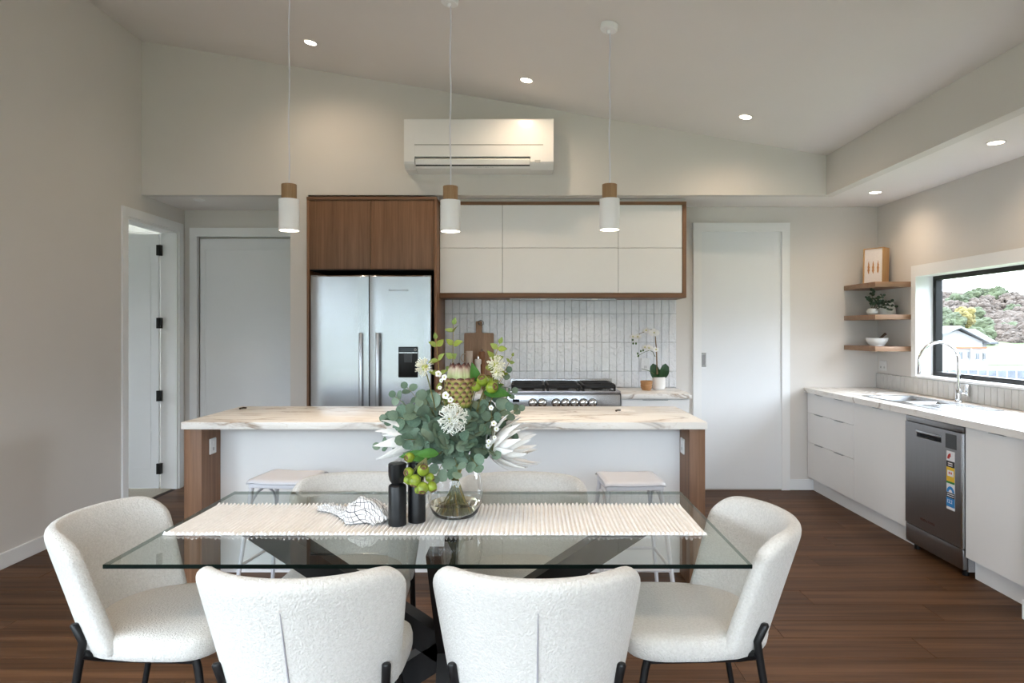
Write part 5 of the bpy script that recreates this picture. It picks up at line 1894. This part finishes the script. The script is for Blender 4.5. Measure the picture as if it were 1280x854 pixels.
for px, py, d, sz, npr in tips:
    if py > 565:
        lab = 'grey-green eucalyptus sprig drooping over the rim of the glass vase'
    elif d > 0.02:
        lab = 'grey-green eucalyptus sprig on the island side of the bouquet, behind the blooms'
    elif px < 515:
        lab = 'grey-green eucalyptus sprig reaching out above the black mills and napkin'
    elif px < 558:
        lab = 'grey-green eucalyptus sprig between the black mills and the curly pincushion flower'
    elif px < 606:
        lab = 'grey-green eucalyptus sprig just beside or under the curly pincushion flower'
    else:
        lab = 'grey-green eucalyptus sprig in front of the white king protea and hob'
    sprig(BV(px, py, d), lab, L_round, sz * 1.15 * U, npr, t0=0.30 if py > 540 else 0.40, bend=0.02)
# upright sprigs with small round leaves
sprig(BV(633, 466, 0.03), 'grey-green eucalyptus sprig rising beside the fluffy white bloom and gum nuts', L_round, 15 * U, 4, t0=0.55, group=None)
sprig(BV(545, 500, 0.02), LB, L_oval, 17 * U, 4, t0=0.5)

# tall yellow-green sprigs
sprig(BV(566, 406, 0.02), 'tallest sprig in the vase, with pale yellow-green young leaves', L_young, 17 * U, 8, t0=0.42, m_st=m_ystem, name='young_leaf_sprig', group=None, bend=-0.05, spread=0.85)
sprig(BV(545, 424, 0.0), 'short yellow-green young sprig beside the tallest one in the vase', L_young, 15 * U, 5, t0=0.55, m_st=m_ystem, name='young_leaf_sprig', group=None, bend=-0.03)
sprig(BV(624, 430, 0.02), 'yellow-green young sprig rising in front of the cooker tiles', L_young, 16 * U, 4, t0=0.68, m_st=m_ystem, name='young_leaf_sprig', group=None)
sprig(BV(640, 446, 0.03), 'thin yellow-green young sprig over the hob', L_young, 9 * U, 3, t0=0.7, m_st=m_ystem, name='young_leaf_sprig', group=None)

# broad bright green leaves on one stem each
for (bx, by), (ex, ey), d, w, lab in (((545, 562), (508, 560), -0.14, 0.75, 'broad bright green leaf low in the bouquet above the black mills'),
                                      ((556, 556), (527, 557), -0.16, 0.8, 'glossy green leaf beside the hanging gum nuts'),
                                      ((598, 480), (592, 452), -0.06, 0.9, 'pointed green leaf standing beside the big scaly bloom'),
                                      ((606, 486), (640, 490), -0.09, 0.9, 'long pointed green leaf under the upper gum nuts'),
                                      ((608, 490), (629, 478), -0.05, 0.8, 'pointed green leaf above the hob side of the bouquet')):
    b_, e_ = BV(bx, by, d), BV(ex, ey, d - 0.01)
    path, k0 = stem_path(b_, 10)
    t = E('green_leaf_stem', path[0], lab, 'foliage', 'single green leaves in the bouquet')
    G().tube(path, 0.0016, 6).obj('stem', m_estem, t, smooth=70)
    o = inst('leaf', L_green, t, b_, orient(e_ - b_, (0.1, -1, 0.6)))
    k = (e_ - b_).length
    o.scale = (k * 1.35 * w, k, k)

# ---- big scaly protea
m_bract = N('green_brown_tipped_bract')
uvp = m_bract.coords((1, 1, 1))
sepx = m_bract.n('ShaderNodeSeparateXYZ')
m_bract.l(uvp, sepx.inputs[0])
m_bract.principled(m_bract.ramp(sepx.outputs[1], [(0.0, (0.12, 0.15, 0.03)), (0.45, (0.27, 0.29, 0.06)), (0.66, (0.40, 0.26, 0.12)), (0.80, (0.13, 0.045, 0.025)), (1.0, (0.06, 0.02, 0.015))]), 0.6)
m_bract2 = N('pale_green_long_bract')
sepx = m_bract2.n('ShaderNodeSeparateXYZ')
m_bract2.l(m_bract2.coords((1, 1, 1)), sepx.inputs[0])
m_bract2.principled(m_bract2.ramp(sepx.outputs[1], [(0.0, (0.30, 0.36, 0.12)), (0.5, (0.42, 0.48, 0.24)), (0.80, (0.44, 0.36, 0.28)), (0.91, (0.12, 0.04, 0.03)), (1.0, (0.07, 0.02, 0.02))]), 0.6)
br1 = leafmesh('bract', m_bract.mat, 0.95, -0.5, 1.0, 6, 0.10)
br2 = leafmesh('bract', m_bract2.mat, 0.36, -0.5, 1.0, 8, 0.10)
pc = BV(576.5, 507, -0.055)
path, k0 = stem_path(pc, 12)
pr = E('protea_bloom', path[0], 'big scaly green and brown protea bloom in the middle of the bouquet', 'flower')
G().tube(path, 0.005, 8).obj('stem', m_estem, pr, smooth=70)
H_, Rm = 51 * U, 0.047
prof = lambda t: Rm * (0.55 + 0.50 * math.sin(math.pi * (0.14 + 0.66 * t)))
core = [(0.0, 0.0)] + [(prof(i / 10) * 0.86, H_ * 0.92 * i / 10) for i in range(11)] + [(0.0, H_ * 0.90)]
G().lathe(core, pc, 24).obj('core', m_bract.mat, pr)
for row in range(6):
    n = 11
    for k in range(n):
        a = 2 * math.pi * (k + 0.5 * (row % 2)) / n
        t = row * 0.105
        rdir = Vector((math.cos(a), math.sin(a), 0))
        q = pc + rdir * prof(t) * 0.94 + Vector((0, 0, H_ * t - 0.004))
        o = inst('bract', br1, pr, q, orient(Vector((0, 0, 1)) + rdir * 0.34, rdir))
        o.scale = (0.031, 0.033, 0.045)
for row, n in ((0, 9), (1, 9)):
    for k in range(n):
        a = 2 * math.pi * (k + 0.5 * row) / n
        rdir = Vector((math.cos(a), math.sin(a), 0))
        q = pc + rdir * prof(0.55) * (0.93 - 0.06 * row) + Vector((0, 0, H_ * 0.48))
        o = inst('bract', br2, pr, q, orient(Vector((0, 0, 1)) - rdir * 0.06, rdir))
        o.scale = (0.066, 0.078 + 0.006 * row, 0.09)

# ---- white feathery king proteas
m_wpetal = M('white_protea_petal', (0.80, 0.79, 0.77), 0.6, var=0.05, vs=14)
wp = leafmesh('petal', m_wpetal, 0.24, -0.35, 2.0, 8, 0.10)
m_wcore = M('brown_grey_floret_cone', (0.42, 0.34, 0.28), 0.8, var=0.3, vs=60, bump=0.6, bs=200)
for base, axis, lab, ln_ in ((BV(611, 560, -0.03), Vector((0.92, -0.12, 0.30)), 'white spiky-petalled king protea leaning towards the stool by the sliding door', 60),
                             (BV(528, 548, 0.01), Vector((-0.84, 0.05, -0.16)), 'white spiky-petalled king protea leaning towards the hall door', 58)):
    axis.normalize()
    path, k0 = stem_path(base, 10)
    t = E('king_protea', path[0], lab, 'flower', 'white king proteas in the vase')
    G().tube(path, 0.004, 8).obj('stem', m_estem, t, smooth=70)
    e1 = axis.orthogonal().normalized()
    e2 = axis.cross(e1)
    gcone = G().ball((0, 0, 0), 0.028, 0.028, 0.045, 14, 10)
    rm = orient(e1, axis).to_4x4()
    gcone.v = [rm @ q + base + axis * 0.05 for q in gcone.v]
    gcone.obj('floret_cone', m_wcore, t)
    for ring_, (n, op, l) in enumerate(((8, 0.30, 0.92), (10, 0.55, 1.0), (10, 0.85, 0.9), (8, 1.35, 0.62))):
        for k in range(n):
            a = 2 * math.pi * (k + 0.5 * (ring_ % 2) + rb.uniform(-.12, .12)) / n
            rdir = e1 * math.cos(a) + e2 * math.sin(a)
            o = inst('petal', wp, t, base + rdir * 0.018 - axis * 0.004 * ring_, orient(axis + rdir * op * rb.uniform(0.85, 1.15), axis * op - rdir * -1.0 if False else rdir - axis * op * 0.6))
            z = ln_ * U * l * rb.uniform(0.85, 1.08)
            o.scale = (z * 1.05, z, z)

# ---- thread-like blooms: pincushion and two fluffy gum blossoms
m_thread = M('white_flower_thread', (0.78, 0.80, 0.75), 0.6, var=0.05, vs=30)
m_thread_y = M('cream_flower_thread', (0.82, 0.80, 0.66), 0.6, var=0.05, vs=30)
m_fcore = M('lime_flower_core', (0.42, 0.46, 0.08), 0.6, var=0.2, vs=60)


def thread_bloom(name, c, rad, n, face, label, mt, curl, thick=0.0011):
    path, k0 = stem_path(c, 10)
    t = E(name, path[0], label, 'flower')
    G().tube(path, 0.0022, 6).obj('stem', m_estem, t, smooth=70)
    G().ball(c, rad * 0.36, n=12, m=8).obj('core', m_fcore, t)
    fdir = Vector(face).normalized()
    g = G()
    for k in range(n):
        v = Vector((rb.gauss(0, 1), rb.gauss(0, 1), rb.gauss(0, 1))).normalized()
        if v.dot(fdir) < -0.25:
            v = -v
        s = v.orthogonal().normalized()
        s = (Matrix.Rotation(rb.uniform(0, 6.28), 3, v) @ s)
        r_ = rad * rb.uniform(0.8, 1.1)
        g.tube([c + v * rad * 0.3, c + v * r_ * 0.65 + s * curl * rad * 0.12, c + v * r_ * 0.9 + s * curl * rad * 0.3, c + v * r_ * 0.88 + s * curl * rad * 0.55], [thick, thick, thick, thick * 1.5], 5)
    o = g.obj('thread_cluster', mt, t, smooth=80)
    o['kind'] = 'stuff'
    return t


thread_bloom('pincushion_flower', BV(571, 518, -0.135), 17.5 * U, 150, (0, -1, 0.3), 'white curly pincushion flower below the big scaly bloom', m_thread, 1.0, 0.0012)
thread_bloom('gum_blossom', BV(532, 459, -0.02), 13 * U, 90, (-0.6, -0.8, 0.3), 'fluffy cream gum blossom beside the tallest sprig, in front of the fridge cabinet', m_thread_y, 0.3)
thread_bloom('gum_blossom', BV(620, 456, -0.02), 13 * U, 90, (0.2, -1, 0.2), 'fluffy cream gum blossom above the upper gum nuts', m_thread_y, 0.3)
thread_bloom('gum_blossom', BV(622, 464, -0.05), 10 * U, 70, (0.3, -1, -0.1), 'smaller fluffy cream gum blossom tucked under the one above the gum nuts', m_thread_y, 0.3)

# ---- gum nuts
m_nut = M('lime_green_gum_nut', (0.20, 0.27, 0.025), 0.35, var=0.35, vs=50)
m_nutrim = M('brown_gum_nut_mouth', (0.14, 0.07, 0.035), 0.7, var=0.3, vs=60)


def nuts(label, anchor, items):
    path, k0 = stem_path(anchor, 10)
    t = E('gum_nut_branch', path[0], label, 'foliage', 'gum nut branches')
    G().tube(path, 0.0024, 6).obj('stem', m_estem, t, smooth=70)
    for c, r_, d in items:
        d = Vector(d).normalized()
        gn = G().lathe([(0.0, -1.0), (0.35, -0.94), (0.75, -0.66), (1.0, -0.1), (0.95, 0.45), (0.66, 0.88), (0.56, 1.0), (0.42, 1.0), (0.36, 0.75), (0.0, 0.70)], (0, 0, 0), 18)
        rm = orient(d.orthogonal(), d)
        gn.v = [rm @ (q * r_) + c for q in gn.v]
        nobj = gn.obj('gum_nut', m_nut, t, smooth=60)
        gr = G().lathe([(0.0, 0.76), (0.37, 0.78), (0.42, 1.015), (0.60, 1.005), (0.0, 0.99)][:3] + [(0.40, 1.02)], (0, 0, 0), 14)
        gr = G().lathe([(0.38, 0.9), (0.42, 1.03), (0.57, 1.02), (0.60, 0.96)], (0, 0, 0), 16)
        gr.lathe([(0.0, 0.72), (0.37, 0.74)], (0, 0, 0), 16)
        gr.v = [rm @ (q * r_) + c for q in gr.v]
        gr.obj('nut_rim', m_nutrim, nobj, smooth=60)
        b_ = c - d * r_
        G().tube([b_ + d * 0.003, b_.lerp(anchor, 0.5) + Vector((0, 0, 0.006)), anchor], [0.0014, 0.0014, 0.0016], 6).obj('twig', m_estem, t)


aq = BV(541, 562, -0.16)
nuts('branch of lime green gum nuts hanging beside the black mills', aq,
     [(BV(521.5, 578, -0.17), 6.0 * U, (-0.5, -0.9, 0.1)), (BV(538.5, 575, -0.18), 7.0 * U, (0.2, -0.7, 0.8)), (BV(529.5, 586, -0.185), 7.0 * U, (-0.2, -0.5, -0.9)), (BV(520.5, 587, -0.16), 5.5 * U, (-0.6, -0.3, -0.8)),
      (BV(538.5, 594, -0.19), 6.8 * U, (0.0, -0.8, -0.8)), (BV(548.5, 593.5, -0.18), 6.0 * U, (0.5, -0.4, -0.9)), (BV(545, 584, -0.165), 5.5 * U, (0.6, -0.3, -0.6)), (BV(532.5, 598, -0.165), 5.0 * U, (-0.1, -0.2, -1)), (BV(521, 562, -0.15), 6.0 * U, (-0.6, -0.8, 0))])
nuts('branch of lime green gum nuts beside the big scaly bloom', BV(606, 486, -0.06),
     [(BV(605, 474, -0.08), 7.2 * U, (-0.2, -0.8, 0.75)), (BV(597.5, 481, -0.085), 6.2 * U, (-0.5, -0.7, 0.6)), (BV(616, 482, -0.09), 7.4 * U, (0.7, -0.8, 0.25)), (BV(611, 474, -0.06), 6.0 * U, (0.3, -0.4, 0.9))])

# ---- small white wax flowers
m_wax = M('white_wax_flower_petal', (0.84, 0.83, 0.82), 0.5, var=0.03)
wx = leafmesh('petal', m_wax, 0.95, 0.3, 1.0, 5, 0.05)


def wax(label, pts, d):
    anchor = BV(sum(p[0] for p in pts) / len(pts), max(p[1] for p in pts) + 8, d + 0.03)
    path, k0 = stem_path(anchor, 10)
    t = E('wax_flower_sprig', path[0], label, 'flower', 'white wax flowers in the vase')
    G().tube(path, 0.0016, 6).obj('stem', m_estem, t, smooth=70)
    for px, py, sz in pts:
        q = BV(px, py, d + rb.uniform(-0.015, 0.01))
        f = G().ball(q, sz * U * 0.15, n=8, m=6).obj('floret', m_fcore, t)
        G().tube([q, q.lerp(anchor, 0.5) + Vector((0, 0.004, 0)), anchor], 0.0010, 5).obj('twig', m_estem, t)
        fc = Vector((rb.uniform(-.5, .5), -1, rb.uniform(-.2, .6))).normalized()
        e1 = fc.orthogonal().normalized()
        e2 = fc.cross(e1)
        for k in range(5):
            a = 2 * math.pi * k / 5
            av = e1 * math.cos(a) + e2 * math.sin(a)
            o = inst('petal', wx, f, q, orient(av, fc + av * 0.2))
            z = sz * U * 0.55
            o.scale = (z, z, z)


wax('white wax flowers beside the big scaly bloom', [(553, 465, 8), (560, 469, 7), (554, 482, 5), (561, 491, 9), (567, 496, 7), (556, 473, 5)], -0.10)
wax('white wax flowers beside the white king protea', [(619, 524, 7), (622, 531, 6), (613, 545, 6), (612, 551, 6), (616, 505, 6), (620, 540, 5)], -0.11)
# ------------------------------------------------------------------ outside
m_grass = M('lawn_grass', (0.085, 0.105, 0.035), 0.95, var=0.35, vs=0.6, bump=0.3, bs=30)
struct(G().box(-120, 220, -120, 60, -3.4, -3.0).obj('ground_lawn', m_grass), 'green lawn outside the house', 'lawn')
m_deckg = M('pale_patio_paving', (0.13, 0.127, 0.122), 0.9, var=0.1, vs=2)
struct(G().box(-40, 12, -30, YF - 0.15, -0.5, -0.12).obj('ground_terrace', m_grass), 'raised lawn outside the glass doors', 'lawn')
struct(G().box(-8, 5, -6.5, YF - 0.15, -0.12, -0.04).obj('patio', m_deckg), 'added unseen pale paved patio, bouncing daylight through the glass doors', 'patio')  # paving added out of view to bounce neutral daylight indoors
struct(G().box(-8, XL - 0.2, YF - 0.15, 3.5, -0.12, -0.04).obj('patio_side', m_deckg), 'added unseen pale paved patio, bouncing daylight through the side glass doors', 'patio')
# hillside
HY = lambda px, Y: PX(px, Y)
m_hill = M('dry_brown_hillside', (0.050, 0.039, 0.031), 0.95, var=0.4, vs=0.15, bump=0.3, bs=2)
g = G()
nx, ny = 24, 14
vs, fs = [], []
for i in range(nx + 1):
    for j in range(ny + 1):
        x = -40 + 330 * i / nx
        y_ = 86 + 130 * j / ny
        z = -3.05 + 15 * (j / ny) + 1.5 * mnoise.noise(Vector((x * 0.03, y_ * 0.03, 0.3))) * min(1, j / 2)
        vs.append((x, y_, z))
for i in range(nx):
    for j in range(ny):
        a = i * (ny + 1) + j
        fs.append((a, a + ny + 1, a + ny + 2, a + 1))
hz_verts = vs
struct(G().add(vs, fs).obj('hillside', m_hill, smooth=60), 'brown bush-covered hillside beyond the neighbouring house', 'hill')

m_pad = M('pale_green_paddock', (0.052, 0.064, 0.028), 0.95, var=0.2, vs=0.2)
pv, pf = [], []
for i in range(nx + 1):
    for j in range(3):
        p = hz_verts[i * (ny + 1) + j]
        pv.append((p[0], p[1], p[2] + 0.12))
for i in range(nx):
    for j in range(2):
        a = i * 3 + j
        pf.append((a, a + 3, a + 4, a + 1))
struct(G().add(pv, pf).obj('ground_paddock', m_pad, smooth=60), 'pale green paddock at the foot of the hillside', 'paddock')
m_tr = [M('bare_grey_brown_crown', (0.058, 0.044, 0.036), 0.95, var=0.5, vs=0.5, bump=1.0, bs=3, bdist=0.5), M('olive_green_crown', (0.036, 0.046, 0.022), 0.95, var=0.5, vs=0.5, bump=1.0, bs=3, bdist=0.5), M('yellow_autumn_crown', (0.13, 0.108, 0.035), 0.95, var=0.4, vs=0.5, bump=1.0, bs=3, bdist=0.5)]
m_trunk = M('grey_bark', (0.12, 0.10, 0.08), 0.95, var=0.3, vs=3)


def crown_mesh(mt, seed):
    r_ = random.Random(seed)
    g = G()
    for k in range(60):
        v = Vector((r_.gauss(0, 1), r_.gauss(0, 1), r_.gauss(0, 0.8))).normalized() * r_.uniform(0.3, 0.8)
        b = G().ball((0, 0, 0), 1, n=9, m=6)
        s = r_.uniform(0.22, 0.40)
        sd = r_.uniform(0, 50)
        g.add([v + q * s * (1 + 0.35 * mnoise.noise(q * 2.2 + Vector((sd, sd, 0)))) for q in b.v], b.f)
    return g.mesh('crown', mt, smooth=0)


cm = [[crown_mesh(m, s) for s in (1, 2)] for m in m_tr]
tk = G().tube([(0, 0, -1), (0.03, 0, -0.5), (0, 0.02, 0.1)], [0.07, 0.055, 0.03], 8).mesh('trunk', m_trunk)
rt = random.Random(3)


def tree(px, py, Y, rad, kind, label):
    c = P(px, py, Y)
    gz = min(hz_verts, key=lambda p: (p[0] - c.x) ** 2 + (p[1] - c.y) ** 2)[2] if Y > 86 else -3.0
    t = E('tree', (c.x, c.y, gz), label, 'tree', 'trees on the hillside')
    inst('crown', cm[kind][rt.randrange(2)], t, c, (0, 0, rt.uniform(0, 6)), (rad, rad, rad * 0.9))
    hgt_ = max(0.5, c.z - gz)
    inst('trunk', tk, t, c, (0, 0, 0), (rad * 0.6, rad * 0.6, hgt_))
    return t


for k in range(60):
    px = 1162 + 120 * ((k * 0.618) % 1)
    py = 366 + 62 * (k + 0.5) / 60
    Y = 100 + (430 - py) * 1.5
    green = rt.random() < 0.3
    tree(px + rt.uniform(-4, 4), py + rt.uniform(-4, 4), Y, rt.uniform(1.7, 3.3), 1 if green else 0, ('olive green tree ' if green else 'bare grey-brown tree ') + ('high on the hillside seen through the kitchen window' if py < 397 else 'low on the hillside, just above the neighbouring house'))
tree(1203, 397, 92, 1.7, 2, 'yellow autumn tree behind the neighbouring house roof')
tree(1191, 404, 90, 1.7, 1, 'dark green tree beside the yellow one behind the neighbouring house')
tree(1180, 398, 96, 1.8, 1, 'pale green tree at the window edge behind the neighbouring house')

# unseen hills added behind the camera to dim the sky mirrored in the fridge
g = G()
vs, fs = [], []
for i in range(61):
    a = R(150 + 240 * i / 60) + R(0)
    for j in range(5):
        rad = 55 + 40 * j / 4
        hh = -3.0 + 17 * (j / 4) ** 0.8 * (1 + 0.25 * math.sin(i * 0.9) + 0.15 * math.sin(i * 2.3))
        vs.append((rad * math.cos(a) * 1.2, min(60.0, rad * math.sin(a)), hh))
for i in range(60):
    for j in range(4):
        k = i * 5 + j
        fs.append((k, k + 5, k + 6, k + 1))
m_hill2 = M('added_grey_green_hill', (0.13, 0.145, 0.15), 0.95, var=0.3, vs=0.1)
struct(G().add(vs, fs).obj('added_hill_ring', m_hill2, smooth=60), 'added unseen grey-green hills behind the house, dimming the fridge reflection', 'hill')

# neighbouring house
m_hw = M('white_weatherboard', (0.26, 0.26, 0.26), 0.8, var=0.05, vs=1)
m_roof = M('pale_grey_roof_iron', (0.15, 0.16, 0.17), 0.6, var=0.05, vs=1)
m_eave = M('grey_gutter', (0.05, 0.055, 0.065), 0.6)
m_or = M('orange_scaffold_net', (0.30, 0.07, 0.02), 0.7)
m_hwin = M('dim_window_glass', (0.06, 0.07, 0.08), 0.4, var=0.2, vs=1)
HYD = 70.0
q = lambda px, py, d=0: P(px, py, HYD + d)
base_z = -3.0
hs = E('neighbour_house', (q(1205, 440).x, HYD, base_z), 'white gabled neighbouring house seen through the kitchen window', 'house')
pk = q(1197, 410)
el = q(1160, 424)
er = q(1230, 428)
wl, wr = q(1163, 424).x, q(1228, 428).x
G().prism([(wl, base_z), (wr, base_z), (wr, er.z + 0.1), (pk.x, pk.z - 0.25), (wl, el.z + 0.1)], HYD, HYD + 9, XZ).obj('wall', m_hw, hs)
hw2 = q(1248, 428).x
G().box(wr, hw2 - 0.4, HYD + 1.2, HYD + 9, base_z, er.z - 0.05).obj('side_wing_wall', m_hw, hs)
rf = G().prism([(el.x - 0.3, el.z - 0.15), (pk.x, pk.z), (er.x + 0.3, er.z - 0.1), (er.x + 0.3, er.z + 0.05), (pk.x, pk.z + 0.2), (el.x - 0.3, el.z)], HYD - 0.6, HYD + 9.4, XZ)
rf.obj('roof', m_roof, hs, smooth=0)
g = G().add([Vector((P(1204, 411, HYD + 5).x, HYD + 5, pk.z - 0.1)), Vector((er.x - 0.2, HYD + 0.6, er.z)), Vector((hw2 + 0.3, HYD + 0.6, er.z - 0.02)), Vector((hw2 + 0.3, HYD + 9.4, er.z - 0.02)), Vector((P(1219, 411, HYD + 5).x, HYD + 5, pk.z - 0.1)), Vector((P(1204, 411, HYD + 5).x, HYD + 9.4, er.z))], [(0, 1, 2, 4), (4, 2, 3), (0, 4, 3, 5)])
g.obj('wing_roof', m_roof, hs, smooth=0)
G().box(er.x - 0.2, hw2 + 0.35, HYD + 0.5, HYD + 0.65, er.z - 0.18, er.z - 0.0).obj('gutter', m_eave, hs)
for px0, px1, py0, py1, dd in ((1198, 1203.5, 439, 450, -0.05), (1209, 1213, 439, 449, -0.05), (1219.5, 1224, 441, 450, -0.05), (1228.5, 1233, 441, 450, 1.1)):
    a, b = P(px0, py1, HYD + dd), P(px1, py0, HYD + dd)
    w = G().box(a.x, b.x, HYD + dd - 0.02, HYD + dd + 0.06, a.z, b.z).obj('window', m_hw, hs)
    k_ = 0.07
    for s in (0, 1):
        xa = a.x + (b.x - a.x) * s / 2 + k_ / 2
        G().box(xa, xa + (b.x - a.x) / 2 - k_, HYD + dd - 0.04, HYD + dd - 0.015, a.z + k_, b.z - k_).obj('pane', m_hwin, w)
a, b = q(1192, 435.6), q(1232, 434)
G().box(a.x, b.x, HYD - 0.25, HYD - 0.15, a.z, b.z).obj('verandah_beam', m_or, hs)
for px in (1192.5, 1212, 1231.5):
    x = q(px, 440).x
    G().box(x - 0.06, x + 0.06, HYD - 0.26, HYD - 0.14, base_z, a.z).obj('verandah_post', m_hw, hs)

# low dark boundary fence in front of the house
fn = E('boundary_fence', (P(1220, 466, 52).x, 52, -3.0), 'low dark boundary fence with pale posts below the neighbouring house', 'fence')
m_fd = M('dark_fence_mesh', (0.10, 0.11, 0.13), 0.8, var=0.3, vs=2)
zf0, zf1 = P(0, 470, 52).z, P(0, 463, 52).z
fx_ = [P(px, 466, 52).x for px in range(1150, 1300, 12)]
for a, b in zip(fx_, fx_[1:]):
    G().box(a + 0.05, b - 0.05, 51.97, 52.03, -3.0, zf1).obj('panel', m_fd, fn)
for a in fx_:
    G().box(a - 0.05, a + 0.05, 51.95, 52.05, -3.0, zf1 + 0.12).obj('post', m_hw, fn)
struct(G().box(18, 120, 40, 200, -3.6, -3.0).obj('ground_yard', m_deckg), 'pale bare yard around the neighbouring house', 'ground')
